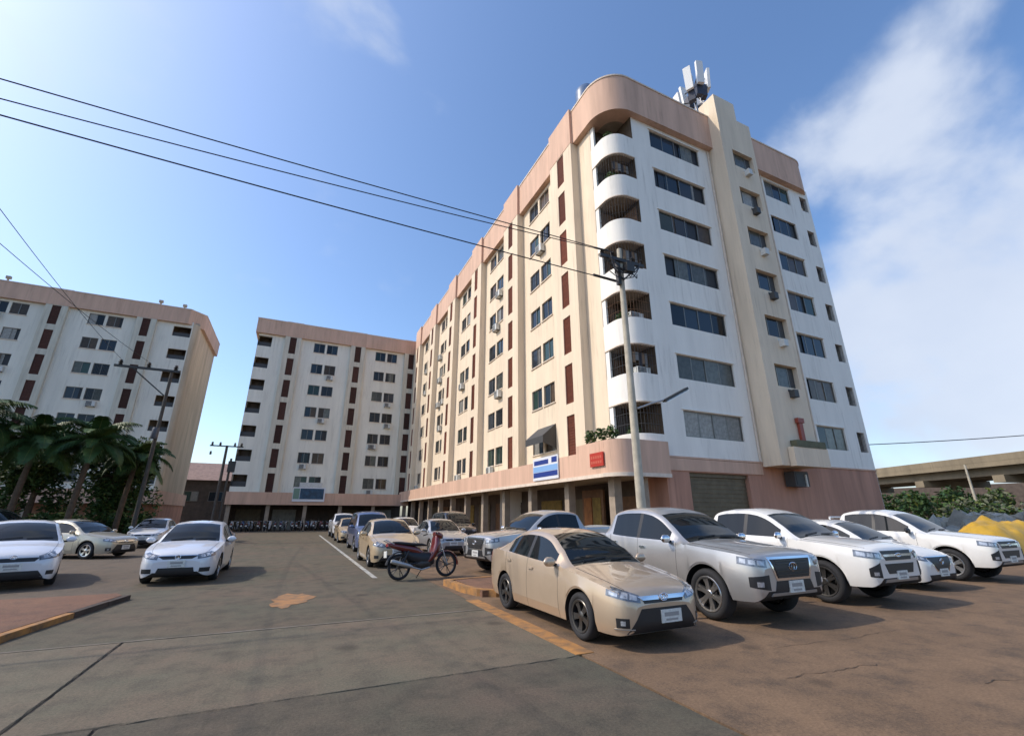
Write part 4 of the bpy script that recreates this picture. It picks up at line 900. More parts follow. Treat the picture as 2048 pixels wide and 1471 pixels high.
SPEC['pickup'] = dict(L=5.30, hw=0.925, R=0.385, tw=0.26, ax=(0.93, 4.02), Ra=0.46, clear=0.34,
    top=[(0,.86),(.03,.99),(.08,1.045),(.2,1.085),(.6,1.135),(1.0,1.17),(1.32,1.20),(1.75,1.46),(2.1,1.665),(2.35,1.75),(2.7,1.79),(3.1,1.785),(3.4,1.745),(3.52,1.70),(3.66,1.36),(3.69,1.285),(3.70,1.28),(5.22,1.29),(5.27,1.27),(5.30,1.15)],
    belt=[(0,.84),(.08,1.0),(.3,1.05),(.8,1.10),(1.35,1.135),(2.2,1.15),(3.3,1.19),(3.69,1.24),(5.25,1.25),(5.30,1.1)],
    wid=[(0,.66),(.03,.74),(.08,.80),(.18,.85),(.4,.90),(.7,.925),(1.4,.92),(2.4,.91),(3.5,.915),(4.1,.925),(4.9,.915),(5.22,.895),(5.30,.84)],
    roof=[(0,.58),(.08,.70),(.3,.78),(1.32,.79),(1.75,.73),(2.1,.675),(2.7,.655),(3.3,.66),(3.55,.68),(3.68,.83),(3.72,.84),(5.2,.835),(5.3,.76)],
    bot=[(0,.52),(.03,.44),(.15,.37),(.5,.36),(3.6,.38),(4.6,.44),(5.2,.50),(5.30,.58)],
    ws=(1.34,2.12), rs=(3.53,3.655), win=[(1.72,2.55),(2.64,3.42)], doors=[(1.55,2.60),(2.60,3.48)], cab=(1.34,3.68), bed=(3.72,5.20))
SPEC['van'] = dict(L=4.5, hw=0.88, R=0.33, tw=0.21, ax=(0.82, 3.55), Ra=0.39, clear=0.22,
    top=[(0,.72),(.03,.86),(.1,.95),(.3,1.02),(.7,1.10),(.85,1.14),(1.25,1.44),(1.6,1.68),(1.9,1.78),(2.4,1.82),(3.6,1.80),(4.2,1.72),(4.35,1.58),(4.44,1.15),(4.47,1.05),(4.5,.8)],
    belt=[(0,.70),(.1,.88),(.3,.95),(.8,1.02),(1.3,1.05),(3,1.09),(4.3,1.10),(4.45,1.03),(4.5,.78)],
    wid=[(0,.58),(.03,.68),(.1,.76),(.25,.82),(.5,.86),(.9,.88),(3.6,.88),(4.2,.86),(4.4,.82),(4.5,.68)],
    roof=[(0,.46),(.1,.62),(.4,.72),(.85,.76),(1.3,.71),(1.7,.66),(2.4,.65),(4.0,.64),(4.35,.66),(4.5,.55)],
    bot=[(0,.34),(.04,.26),(.2,.21),(.6,.215),(3.8,.23),(4.3,.28),(4.5,.4)],
    ws=(.88,1.62), rs=(4.22,4.43), win=[(1.25,2.15),(2.25,3.15),(3.25,4.0)], doors=[(1.15,2.2),(2.2,3.2)], cab=(.85,4.44))

def wheel_meshes(R_, tw, spokes, rimmat):
    key = ('wheel', R_, tw, spokes, rimmat.name)
    if key in LC: return LC[key]
    rr = R_*0.70; h = tw/2
    m = MB(); m.lathe([(rr,-h*0.8),(rr+0.02,-h*0.95),(R_*0.86,-h*1.02),(R_*0.96,-h*0.86),(R_,-h*0.6),(R_,h*0.6),(R_*0.96,h*0.86),(R_*0.86,h*1.02),(rr+0.02,h*0.95),(rr,h*0.8)], 'y', 36)
    ty = m.mesh('wheel', RUBBER, True, 50)
    m = MB(); m.lathe([(rr+0.004,h*0.86),(rr-0.012,h*0.90),(rr-0.03,h*0.78),(rr-0.035,-h*0.6),(0.02,-h*0.5)], 'y', 36, 1)
    m.lathe([(rr+0.004,h*0.86),(rr-0.004,h*0.93),(rr-0.028,h*0.88),(rr-0.03,h*0.75)], 'y', 36, 0)
    m.lathe([(0,h*0.80),(0.05,h*0.80),(0.065,h*0.70),(0.065,h*0.3)], 'y', 16, 0)
    for i in range(spokes):
        a = 2*math.pi*i/spokes
        for off in ((-0.13, 0.13) if spokes <= 6 else (0,)):
            M = Matrix.Rotation(a+off, 4, 'Y'); wd = 0.020 if spokes <= 6 else 0.017
            n0 = len(m.v)
            for (r_, y_, ww) in ((0.05, h*0.72, wd*1.3), (rr*0.6, h*0.66, wd), (rr-0.015, h*0.80, wd*1.25)):
                for (dx, dy) in ((-ww,0),(ww,0),(ww,-0.05),(-ww,-0.05)): m.v.append(tuple(M @ Vector((dx, y_+dy, r_))))
            for q in range(2):
                for k in range(4): m.f.append([n0+q*4+k, n0+q*4+(k+1)%4, n0+q*4+4+(k+1)%4, n0+q*4+4+k]); m.m.append(0)
    ri = m.mesh('rim', [rimmat, BLACK], True, 35)
    LC[key] = (ty, ri); return LC[key]

def make_car(kind, paint, label, cat, name, style, rim=RIM, spokes=5, group='cars parked in the yard', stretch=1.0, hscale=1.0, plate=True, lowtrim=None, flares=False, glass=CARGLASS):
    sp = SPEC[kind]; L0 = sp['L']; L = L0; hw = sp['hw']; R_ = sp['R']
    fT, fB, fW, fR, fZ = (pchip(sp[k]) for k in ('top','belt','wid','roof','bot'))
    if hscale != 1.0:
        f0 = fT; fT = lambda s: f0(s) if f0(s) < 1.0 else 1.0+(f0(s)-1.0)*hscale
    t = thing(name, label, cat, (0,0,0), 0, group)
    st = set([0, .008, .018, .03, .05, .075, .10, .14, .18] + [L-x for x in (0,.008,.02,.04,.07,.11,.16)])
    n = int(L/0.09)
    for i in range(n+1): st.add(L*i/n)
    for a in sp['ax']:
        for i in range(-12, 13): st.add(a+sp['Ra']*math.sin(math.pi/2*i/12))
    for p in sp['win']: st.update(p)
    st.update(sp['ws']); st.update(sp['rs'])
    seams = sorted(set(x for d in sp['doors'] for x in d))
    for x in seams: st.update((x-0.0045, x+0.0045))
    if 'bed' in sp: st.update((3.655,3.66,3.68,3.69,3.70,3.72,3.725, sp['bed'][1]-0.005, sp['bed'][1]))
    st = sorted(s for s in st if 0 <= s <= L); S = [st[0]]
    for s in st[1:]:
        if s-S[-1] > 0.0035: S.append(s)
    rings = []
    for s in S:
        zt = fT(s); W_ = fW(s); zb = fZ(s); wr = min(fR(s), W_-0.03)
        gh = max(0.0, zt-1.0)
        crown = 0.055 if zt < 1.2 else 0.075
        incab = sp['cab'][0] <= s <= sp['cab'][1]
        if s < 0.1: crown *= 0.4+6*s
        ze = zt-crown; zbl = min(fB(s), ze-0.012)
        zl = max(zb+0.10, zb*0.3+0.2)
        z0 = zb
        for a in sp['ax']:
            if abs(s-a) < sp['Ra']: z0 = max(z0, R_+math.sqrt(max(0, sp['Ra']**2-(s-a)**2)))
        z1 = max(zb+0.10*(zbl-zb)/0.7+0.03, z0+0.012); zm = max(zb+0.48*(zbl-zb), z0+0.03); z3 = max(zb+0.80*(zbl-zb), z0+0.05)
        z3 = min(z3, zbl-0.012); zm = min(zm, z3-0.01); z1 = min(z1, zm-0.008)
        w0 = W_-0.05 if z0 == zb else W_-0.012
        wbl = W_-0.035
        p4 = Vector((wbl, zbl)); p7 = Vector((wr, ze)); gap = (p7-p4).length
        e5 = min(0.03, gap*0.2); e6 = min(0.055, gap*0.25)
        p5 = p4+(p7-p4)*(e5/gap); p6 = p7+(p4-p7)*(e6/gap)
        # slight tumblehome bulge of the side glass
        if incab and gap > 0.2: p6 = p6+Vector((0.012,0)); 
        e8 = min(0.05, wr*0.2); p8 = Vector((wr-e8, ze+crown*0.35)); p9 = Vector((wr*0.55, ze+crown*0.82)); p10 = Vector((0, zt))
        if 'bed' in sp and sp['bed'][0] <= s <= sp['bed'][1]:
            p8 = Vector((wr-0.03, ze+crown*0.5)); p7 = Vector((wr, ze+crown*0.5)); p6=Vector((wr+0.02, ze+crown*0.45)); p9 = Vector((wr-0.04, 0.80)); p10 = Vector((0, 0.80))
        zin = max(z0, zb)
        half = [Vector((0, zin)), Vector((w0-0.20, zin)), Vector((w0, z0)), Vector((W_-0.012, z1)), Vector((W_, zm)), Vector((W_-0.008, z3)), p4, p5, p6, p7, p8, p9, p10]
        rings.append(half)
    nh = 13
    verts = []; 
    def X(s): return L/2-s
    idx = []
    for s, hf in zip(S, rings):
        row = []
        for p in hf: row.append(len(verts)); verts.append((X(s), p.x, p.y))
        rowm = [row[0]]
        for j in range(1, nh-1): rowm.append(len(verts)); verts.append((X(s), -hf[j].x, hf[j].y))
        rowm.append(row[-1]); idx.append((row, rowm))
    groups = {}
    def put(key, f, mi=0): groups.setdefault(key, []).append((f, mi))
    for i in range(len(S)-1):
        sc = (S[i]+S[i+1])/2
        for side in (0, 1):
            A, B = idx[i][side], idx[i+1][side]
            for j in range(nh-1):
                f = [A[j], B[j], B[j+1], A[j+1]]
                if side == 0: f = f[::-1]
                f = list(dict.fromkeys(f))
                seam = any(abs(sc-x) < 0.005 for x in seams)
                if j <= 1: put('body', f, 1)
                elif j == 7 and sp['cab'][0] < sc < sp['cab'][1] and any(a < sc < b for a, b in sp['win']):
                    k = [q for q, (a, b) in enumerate(sp['win']) if a < sc < b][0]; put(('side_window', k, side), f)
                elif j == 7 and sp['win'][0][0] < sc < sp['win'][-1][1]: put('body', f, 1)
                elif j >= 10 and sp['ws'][0] < sc < sp['ws'][1]: put(('windscreen',), f)
                elif j >= 10 and sp['rs'][0] < sc < sp['rs'][1]: put(('rear_window',), f)
                elif 2 <= j <= 6 and seam: put('body', f, 1)
                elif 3 <= j <= 6 and any(a+0.0045 < sc < b-0.0045 for a, b in sp['doors']):
                    k = [q for q, (a, b) in enumerate(sp['doors']) if a < sc < b][0]; put(('door', k, side), f)
                elif j == 2 and lowtrim: put('body', f, 1)
                else: put('body', f, 0)
    for (e, rev) in ((0, False), (len(S)-1, True)):
        row, rowm = idx[e]
        for j in range(nh-1):
            f = [row[j], row[j+1], rowm[j+1], rowm[j]]; f = list(dict.fromkeys(f))
            if rev: f = f[::-1]
            put('body', f, 0)
    allf = [f for g in groups.values() for f, _ in g]
    bvh = BVHTree.FromPolygons([Vector(v) for v in verts], allf)
    def sub(fs, name, mats, parent, smooth=True, ang=38):
        used = {}; m = MB()
        for f, mi in fs:
            g = []
            for v in f:
                if v not in used: used[v] = len(m.v); m.v.append(verts[v])
                g.append(used[v])
            m.f.append(g); m.m.append(mi)
        return m.obj(name, mats, parent, smooth=smooth, angle=ang, fixn=False)
    body = None; doors = {}
    body = sub(groups['body'], 'body', [paint, BLACK], t)
    for k, fs in groups.items():
        if k == 'body': continue
        if k[0] == 'door': doors[k[1:]] = sub(fs, 'door', [paint], t)
        else: sub(fs, k[0], [glass], t)
    # ---- surface details: patches laid on the body by casting rays
    def hit_front(y, z, d=0.0):
        r = bvh.ray_cast(Vector((L/2+1, y, z)), Vector((-1,0,0)))
        if r[0] is None: return None
        return r[0], r[1]
    def hit_dir(o, dr):
        r = bvh.ray_cast(Vector(o), Vector(dr).normalized())
        return (r[0], r[1]) if r[0] is not None else None
    def patch(name, grid, ma, parent=None, lift=0.008, sink=0.02, flip=False):
        """grid[i][j] = (point, outward dir)"""
        m = MB(); ni = len(grid); nj = len(grid[0])
        for row in grid:
            for p, d in row: m.v.append(tuple(p+d*lift))
        for row in grid:
            for p, d in row: m.v.append(tuple(p-d*sink))
        o = ni*nj
        for i in range(ni-1):
            for j in range(nj-1): m.f.append([i*nj+j,(i+1)*nj+j,(i+1)*nj+j+1,i*nj+j+1]); m.m.append(0)
        B = [(0,j) for j in range(nj)]+[(i,nj-1) for i in range(1,ni)]+[(ni-1,j) for j in range(nj-2,-1,-1)]+[(i,0) for i in range(ni-2,0,-1)]
        for q in range(len(B)):
            a_ = B[q]; b_ = B[(q+1)%len(B)]; ia = a_[0]*nj+a_[1]; ib = b_[0]*nj+b_[1]; m.f.append([ia,ib,ib+o,ia+o]); m.m.append(0)
        return m.obj(name, ma, parent or t, smooth=True, angle=35)
    def front_patch(name, z0, z1, y0f, y1f, ma, ni=5, nj=15, lift=0.008, parent=None):
        """y0f,y1f functions of v in 0..1 (bottom..top)"""
        g = []
        for i in range(ni):
            v = i/(ni-1); row = []
            for j in range(nj):
                u = j/(nj-1); y = y0f(v)+(y1f(v)-y0f(v))*u
                h = hit_front(y, z0+(z1-z0)*v)
                if h is None: return None
                row.append((h[0], Vector((1,0,0))))
            g.append(row)
        return patch(name, g, ma, parent, lift)
    def polar_patch(name, side, a0, a1, zb_, zt_, ma, cx=0.40, cy=0.26, ni=5, nj=13, lift=0.006, parent=None):
        g = []
        for i in range(ni):
            v = i/(ni-1); row = []
            for j in range(nj):
                u = j/(nj-1); a = R(a0+(a1-a0)*u); z = zb_(u)+(zt_(u)-zb_(u))*v
                d = Vector((math.cos(a), side*math.sin(a), 0)); h = hit_dir((L/2-cx, side*cy, z), d)
                if h is None: return None
                row.append((h[0], d))
            g.append(row)
        return patch(name, g, ma, parent, lift)
    def side_patch(name, side, s0, s1, z0, z1, ma, ni=3, nj=8, lift=0.012, parent=None):
        g = []
        for i in range(ni):
            row = []
            for j in range(nj):
                s = s0+(s1-s0)*j/(nj-1); z = z0+(z1-z0)*i/(ni-1); h = hit_dir((X(s), 0, z), (0, side, 0))
                if h is None: return None
                row.append((h[0], Vector((0,side,0))))
            g.append(row)
        return patch(name, g, ma, parent, lift)
    def rear_patch(name, y0, y1, z0, z1, ma, ni=4, nj=5, lift=0.008):
        g = []
        for i in range(ni):
            row = []
            for j in range(nj):
                r = bvh.ray_cast(Vector((-L/2-1, y0+(y1-y0)*j/(nj-1), z0+(z1-z0)*i/(ni-1))), Vector((1,0,0)))
                if r[0] is None: return None
                row.append((r[0], Vector((-1,0,0))))
            g.append(row)
        return patch(name, g, ma, None, lift)
    lin = lambda a, b: (lambda v: a+(b-a)*v)
    sym = lambda a, b: (lambda v: -(a+(b-a)*v))
    def plate_at(y, z, w=0.36, hgt=0.16):
        h = hit_front(y, z)
        if h:
            m = MB(); x = h[0].x; m.box(x-0.01, x+0.022, y-w/2, y+w/2, z-hgt/2, z+hgt/2); m.box(x+0.022, x+0.0235, y-w*0.36, y+w*0.36, z-0.005, z+hgt*0.28, 1); m.box(x+0.022,x+0.0235,y-w*0.3,y+w*0.3,z-hgt*0.36,z-hgt*0.2,1)
            m.obj('number_plate', [PLATE, mat('plate_mark',(0.30,0.29,0.28),0.6)], t)
    def emblem(z, ry=0.07, rz=0.045, y=0.0):
        h = hit_front(y, z)
        if h:
            m = MB(); x = h[0].x+0.022
            m.tube([(x, y+ry*math.cos(2*math.pi*i/20), z+rz*math.sin(2*math.pi*i/20)) for i in range(21)], 0.008, 6, cap=False)
            m.tube([(x, y+ry*0.35*math.cos(2*math.pi*i/14), z+rz*0.9*math.sin(2*math.pi*i/14)) for i in range(15)], 0.006, 5, cap=False)
            m.obj('emblem', CHROME, t, smooth=True)
    def slats(z0, z1, y, n, ma, th=0.008):
        for i in range(n):
            z = z0+(z1-z0)*(i+0.5)/n; front_patch('grille_bar', z-th, z+th, lambda v: -y, lambda v: y, ma, 2, 13, 0.018)
    for side in (-1, 1):
        # mirror
        s_m = sp['win'][0][0]-0.02; zb_m = fB(s_m)+0.07; wy = fW(s_m)
        m = MB(); n0 = 0
        for i in range(9):
            u = -1+2*i/8; sc_ = max(0.05, (1-abs(u)**3))
            for k in range(10):
                a = 2*math.pi*k/10; m.v.append((X(s_m)+0.02+math.cos(a)*0.055*sc_+0.03*abs(u), side*(wy+0.09+u*0.115), zb_m+math.sin(a)*0.075*sc_))
        for i in range(8):
            for k in range(10): m.f.append([i*10+k, i*10+(k+1)%10, (i+1)*10+(k+1)%10, (i+1)*10+k]); m.m.append(0)
        m.f.append(list(range(10))); m.m.append(0); m.f.append(list(range(80,90))); m.m.append(0)
        mo = m.obj('mirror', style.get('mirror', paint), t, smooth=True, angle=60)
        m = MB(); m.box(X(s_m)-0.03, X(s_m)+0.03, side*(wy-0.06) if side>0 else -(wy+0.05), side*(wy+0.05) if side>0 else -(wy-0.06), zb_m-0.07, zb_m-0.03); m.obj('mirror_stalk', BLACK, mo)
        for q, (a, b) in enumerate(sp['doors']):
            d = doors.get((q, 0 if side == 1 else 1))
            zc = fB(b)-0.13
            side_patch('door_handle', side, b-0.24, b-0.08, zc-0.016, zc+0.016, style.get('handle', paint), 2, 4, 0.028, d)
    st_ = style['front']
    def headlight(side, a0, a1, zb_, zt_, ma, lenses=((0.2,0.4),(0.5,0.66))):
        h = polar_patch('headlight', side, a0, a1, zb_, zt_, ma)
        if not h: return
        for (u0, u1) in lenses:
            A0 = a0+(a1-a0)*u0; A1 = a0+(a1-a0)*u1
            f = lambda u, u0=u0, u1=u1: u0+(u1-u0)*u
            polar_patch('lens', side, A0, A1, lambda u: zb_(f(u))+0.22*(zt_(f(u))-zb_(f(u))), lambda u: zt_(f(u))-0.2*(zt_(f(u))-zb_(f(u))), LAMP, nj=6, ni=4, lift=0.011, parent=h)
    if st_ == 'sedan':
        front_patch('lower_intake', .215, .505, sym(.62,.40), lin(.62,.40), BLACK, 7, 19, 0.006)
        front_patch('upper_grille', .605, .655, sym(.36,.44), lin(.36,.44), CHROME, 3, 15, 0.010)
        front_patch('grille_recess', .565, .602, sym(.34,.36), lin(.34,.36), BLACK, 3, 15, 0.006)
        front_patch('lip', .190, .212, sym(.60,.62), lin(.60,.62), GALV, 2, 15, 0.014)
        for side in (-1, 1):
            headlight(side, 20, 78, lambda u: .575+.085*u, lambda u: .66+.105*u**0.8, LAMPD, ((0.12,0.34),(0.4,0.58),(0.66,0.9)))
            fp = polar_patch('fog_recess', side, 42, 62, lambda u: .285, lambda u: .40, BLACK, lift=0.005)
            polar_patch('fog_lamp', side, 48, 55, lambda u: .315, lambda u: .37, LAMP, ni=4, nj=5, lift=0.012, parent=fp)
            polar_patch('fog_trim', side, 34, 66, lambda u: .262, lambda u: .274, GALV, ni=2, lift=0.010)
        emblem(.63); plate_at(0.02 if style.get('py') is None else style['py'], .395)
    elif st_ == 'civic':
        front_patch('upper_grille', .595, .665, sym(.30,.42), lin(.30,.42), BLACK, 4, 15, 0.006)
        front_patch('chrome_bar', .668, .684, sym(.42,.43), lin(.42,.43), CHROME, 2, 15, 0.014)
        front_patch('lower_intake', .27, .40, sym(.40,.36), lin(.40,.36), BLACK, 4, 15, 0.006)
        for side in (-1, 1):
            headlight(side, 22, 74, lambda u: .585+.07*u, lambda u: .69+.065*u, LAMPD)
            polar_patch('fog_recess', side, 30, 58, lambda u: .285, lambda u: .385, BLACK, lift=0.005)
        emblem(.64, .055, .045); plate_at(0, .49)
    elif st_ == 'hatch':
        front_patch('upper_grille', .60, .685, sym(.36,.44), lin(.36,.44), BLACK, 4, 15, 0.006)
        front_patch('lower_intake', .24, .40, sym(.58,.46), lin(.58,.46), BLACK, 4, 15, 0.006)
        for side in (-1, 1):
            headlight(side, 24, 76, lambda u: .62+.07*u, lambda u: .72+.10*u, LAMPD)
            polar_patch('fog_recess', side, 42, 60, lambda u: .30, lambda u: .39, BLACK, lift=0.005)
        emblem(.70, .06, .04); plate_at(0, .50)
    elif st_ == 'mazda':
        front_patch('grille_surround', .40, .72, sym(.26,.52), lin(.26,.52), CHROME, 5, 17, 0.008)
        front_patch('grille', .425, .705, sym(.23,.49), lin(.23,.49), BLACK, 5, 17, 0.016)
        front_patch('lower_intake', .25, .34, sym(.55,.58), lin(.55,.58), BLACK, 3, 15, 0.006)
        for side in (-1, 1): headlight(side, 34, 76, lambda u: .62+.06*u, lambda u: .71+.07*u, LAMPD)
        emblem(.61, .07, .055); plate_at(0, .38)
    elif st_ == 'hilux':
        front_patch('grille_surround', .66, 1.0, sym(.40,.52), lin(.40,.52), CHROME, 6, 17, 0.010)
        gr = front_patch('grille', .695, .965, sym(.36,.46), lin(.36,.46), BLACK, 5, 15, 0.022)
        for z in (.74, .80, .90, .94): front_patch('grille_bar', z-.006, z+.006, sym(.37,.37), lin(.37,.37), STEEL, 2, 13, 0.034, gr)
        front_patch('lower_intake', .50, .655, sym(.46,.40), lin(.46,.40), BLACK, 4, 15, 0.008)
        front_patch('skid_trim', .445, .49, sym(.54,.52), lin(.54,.52), GALV, 2, 15, 0.014)
        for side in (-1, 1):
            headlight(side, 38, 80, lambda u: .85+.05*u, lambda u: .965+.045*u, LAMPD, ((0.1,0.34),(0.4,0.62),(0.7,0.9)))
            fp = polar_patch('fog_recess', side, 36, 66, lambda u: .53+.05*u, lambda u: .75-.03*u, BLACK, lift=0.006)
            polar_patch('fog_lamp', side, 47, 56, lambda u: .585, lambda u: .655, LAMP, lift=0.014, parent=fp)
        emblem(.85, .09, .06); plate_at(0.03, .565, .34, .17)
    elif st_ == 'dmax':
        front_patch('grille', .82, .985, sym(.42,.50), lin(.42,.50), BLACK, 4, 15, 0.010)
        front_patch('grille_bar', .885, .925, sym(.46,.48), lin(.46,.48), CHROME, 2, 15, 0.024)
        front_patch('lower_intake', .59, .76, sym(.40,.48), lin(.40,.48), BLACK, 4, 15, 0.008)
        front_patch('skid_trim', .445, .50, sym(.55,.52), lin(.55,.52), GALV, 2, 15, 0.012)
        for side in (-1, 1):
            headlight(side, 36, 80, lambda u: .84+.05*u, lambda u: .95+.06*u, LAMPD, ((0.08,0.3),(0.36,0.55),(0.62,0.9)))
            fp = polar_patch('fog_recess', side, 42, 62, lambda u: .53+.02*u, lambda u: .79-.10*u, BLACK, lift=0.006)
            polar_patch('fog_lamp', side, 48, 56, lambda u: .57, lambda u: .63, LAMP, lift=0.014, parent=fp)
        emblem(.905, .10, .03); plate_at(0, .56, .34, .15)
    elif st_ == 'van':
        front_patch('upper_grille', .70, .82, sym(.40,.48), lin(.40,.48), BLACK, 4, 15, 0.006)
        front_patch('lower_intake', .34, .48, sym(.50,.48), lin(.50,.48), BLACK, 4, 15, 0.006)
        for side in (-1, 1): headlight(side, 28, 74, lambda u: .72+.05*u, lambda u: .87+.06*u, LAMPD)
        emblem(.80, .06, .04); plate_at(0, .56)
    # tail lamps
    zt0 = fB(L-0.12)-0.24
    for side in (-1, 1):
        y0 = side*(fW(L-0.05)-0.24); y1 = side*(fW(L-0.05)-0.07); rear_patch('tail_light', y0, y1, zt0, zt0+0.2 if kind != 'pickup' else zt0+0.22, TAIL)
        side_patch('tail_light_side', side, L-0.20, L-0.07, zt0+0.02, zt0+0.18, TAIL, 3, 4, 0.006)
    if flares:
        for a in sp['ax']:
            for side in (-1, 1):
                m = MB(); n0 = 0; K = 17
                for i in range(K):
                    an_ = math.pi*i/(K-1); 
                    for (rr, dy) in ((sp['Ra']-0.004,0.0),(sp['Ra']-0.004,0.028),(sp['Ra']+0.05,0.022),(sp['Ra']+0.06,0.0)):
                        s = a+rr*math.cos(an_); z = R_+rr*math.sin(an_); m.v.append((X(s), side*(fW(max(0.2,min(L-.1,s)))-0.02+dy), z))
                for i in range(K-1):
                    for k in range(3): m.f.append([i*4+k,(i+1)*4+k,(i+1)*4+k+1,i*4+k+1]); m.m.append(0)
                m.obj('arch_trim', flares, t, smooth=True, angle=50)
    # bonnet shut lines
    c0 = sp['ws'][0]
    for side in (-1, 1):
        P = []
        for k in range(10):
            q = 0.16+(c0-0.06-0.16)*k/9; y = side*(min(fR(q), fW(q)-0.03)-0.035); h = bvh.ray_cast(Vector((X(q), y, 3)), Vector((0,0,-1)))
            if h[0] is not None: P.append(h[0]+Vector((0,0,0.001)))
        m = MB(); m.tube(P, 0.0035, 5); m.obj('bonnet_seam', BLACK, t)
    # wipers
    m = MB(); s0 = sp['ws'][0]+0.05
    for yy in (-0.45, 0.1):
        P = []
        for k in range(5):
            y = yy+k*0.12; s = s0+0.02+0.012*k; h = bvh.ray_cast(Vector((X(s), y, 3)), Vector((0,0,-1)))
            P.append(h[0]+Vector((0.004,0,0.014)))
        m.tube(P, 0.008, 5)
    m.obj('wipers', BLACK, t)
    ty, ri = wheel_meshes(R_, sp['tw'], spokes, rim)
    for a in sp['ax']:
        for side in (-1, 1):
            y = side*(hw-sp['tw']/2-0.025); W = Matrix.Translation((X(a), y, R_)) @ Matrix.Rotation(0 if side > 0 else math.pi, 4, 'Z') @ Matrix.Rotation(random.uniform(0,6), 4, 'Y')
            wo = link('wheel', ty, t, W); link('rim', ri, wo, W)
    if 'bed' in sp:
        m = MB()
        for side in (-1,1):
            y = side*0.79; m.tube([(X(3.78), y*0.98, 1.28),(X(3.95), y*0.8, 1.52),(X(4.02), y*0.6, 1.56)], 0.03, 7)
        m.tube([(X(4.02), -0.5, 1.56),(X(4.02), 0.5, 1.56)], 0.03, 7)
        if style.get('rollbar'): m.obj('roll_bar', style['rollbar'], t, smooth=True)
        for side in (-1, 1):
            m = MB(); y0 = side*(hw-0.20); m.box(X(3.45), X(1.60), min(y0, y0+side*0.16), max(y0, y0+side*0.16), .34, .39); m.obj('side_step', BLACK, t)
    return t
def place(t, x, y, heading_deg):
    """heading: direction the nose points, degrees clockwise from +Y; x,y = centre of the vehicle"""
    t.location = (x, y, t.location[2]); t.rotation_euler = (0, 0, R(90-heading_deg)); return t
def park(t, kind, x, front_axle_y, yaw=0.0, z=0.0):
    """nose toward -Y; x = centre line, front axle at y"""
    sp = SPEC[kind]; t.location = (x, front_axle_y + (sp['L']/2 - sp['ax'][0]), z); t.rotation_euler = (0, 0, R(-90+yaw)); return t

P_GOLD = carpaint('champagne', (0.52, 0.40, 0.285), 0.45, 0.36); P_SILV = carpaint('silver', (0.47, 0.46, 0.45), 0.6, 0.34); P_WHITE = carpaint('white', (0.72, 0.70, 0.66), 0.0, 0.3)
P_WHITE2 = carpaint('pearl', (0.66, 0.66, 0.68), 0.05, 0.3); P_BEIGE = carpaint('beige', (0.46, 0.42, 0.33), 0.4, 0.36); P_BLACK = carpaint('black', (0.012, 0.013, 0.016), 0.1, 0.25)
P_BLUE = carpaint('blue_grey', (0.10, 0.13, 0.24), 0.3, 0.3); P_CREAM = carpaint('cream', (0.52, 0.39, 0.24), 0.2, 0.35); P_DARK = carpaint('dark_green', (0.018, 0.024, 0.026), 0.2, 0.3)
G_NEAR = 'vehicles parked nose out along the right'
gs = park(make_car('sedan', P_GOLD, 'champagne gold sedan with dark alloy wheels, nearest car at the yellow line', 'car', 'parked_car', dict(front='sedan', py=0.10), rim=RIMD, spokes=5, group=G_NEAR), 'sedan', 4.60, 5.90, 1.0)
gs.scale = (0.955, 0.955, 0.955); gs.location = (4.54, 7.18, 0)
park(make_car('pickup', P_SILV, 'silver double cab pickup with chrome framed grille beside the gold sedan', 'pickup truck', 'pickup_truck', dict(front='hilux', mirror=CHROME, handle=CHROME), rim=RIM, spokes=6, group=G_NEAR), 'pickup', 7.30, 6.05, 0.0)
park(make_car('pickup', P_WHITE, 'white double cab pickup between the silver pickup and a white hatchback', 'pickup truck', 'pickup_truck', dict(front='dmax', mirror=CHROME, handle=CHROME), rim=RIMD, spokes=6, group=G_NEAR), 'pickup', 10.55, 6.15, 0.0)
park(make_car('hatch', P_WHITE, 'white hatchback with dark shield grille squeezed between two white pickups', 'car', 'parked_car', dict(front='mazda', mirror=BLACK), rim=RIMD, spokes=5, group=G_NEAR), 'hatch', 13.75, 6.75, 0.0)
park(make_car('pickup', P_WHITE, 'white pickup cut by the right picture edge, farthest right of the row', 'pickup truck', 'pickup_truck', dict(front='dmax', mirror=BLACK, handle=CHROME, rollbar=P_WHITE), rim=RIM, spokes=6, group=G_NEAR), 'pickup', 16.85, 6.7, 0.0)
# silver pickup parked across, before the arcade
t = make_car('pickup', P_SILV, 'silver pickup parked crosswise in front of the arcade behind the gold sedan', 'pickup truck', 'pickup_truck', dict(front='hilux', mirror=CHROME), rim=RIM, spokes=6, group='cars parked before the near block')
place(t, 7.6, 13.75, -100)
t = park(make_car('hatch', P_CREAM, 'cream hatchback facing the camera behind the red motorcycle', 'car', 'parked_car', dict(front='hatch'), group='cars parked before the near block'), 'hatch', 3.25, 16.6, 0)
park(make_car('van', P_BLUE, 'blue grey van parked along the white line behind the cream hatchback', 'van', 'parked_van', dict(front='van'), group='cars parked before the near block'), 'van', 3.6, 23.6, 0)
park(make_car('sedan', P_CREAM, 'pale sedan farthest along the white bay line', 'car', 'parked_car', dict(front='civic'), group='cars parked before the near block'), 'sedan', 3.5, 31.5, 0)
park(make_car('van', P_BLACK, 'black van added for the arcade darkness behind the cream hatchback', 'van', 'parked_van', dict(front='van'), group='cars parked before the near block', hscale=1.05), 'van', 8.8, 26.0, 0)  # added van: its black body stands in for darkness inside the arcade
park(make_car('sedan', P_SILV, 'silver sedan between the cream hatchback and the arcade columns', 'car', 'parked_car', dict(front='civic'), group='cars parked before the near block'), 'sedan', 6.3, 20.2, 0)
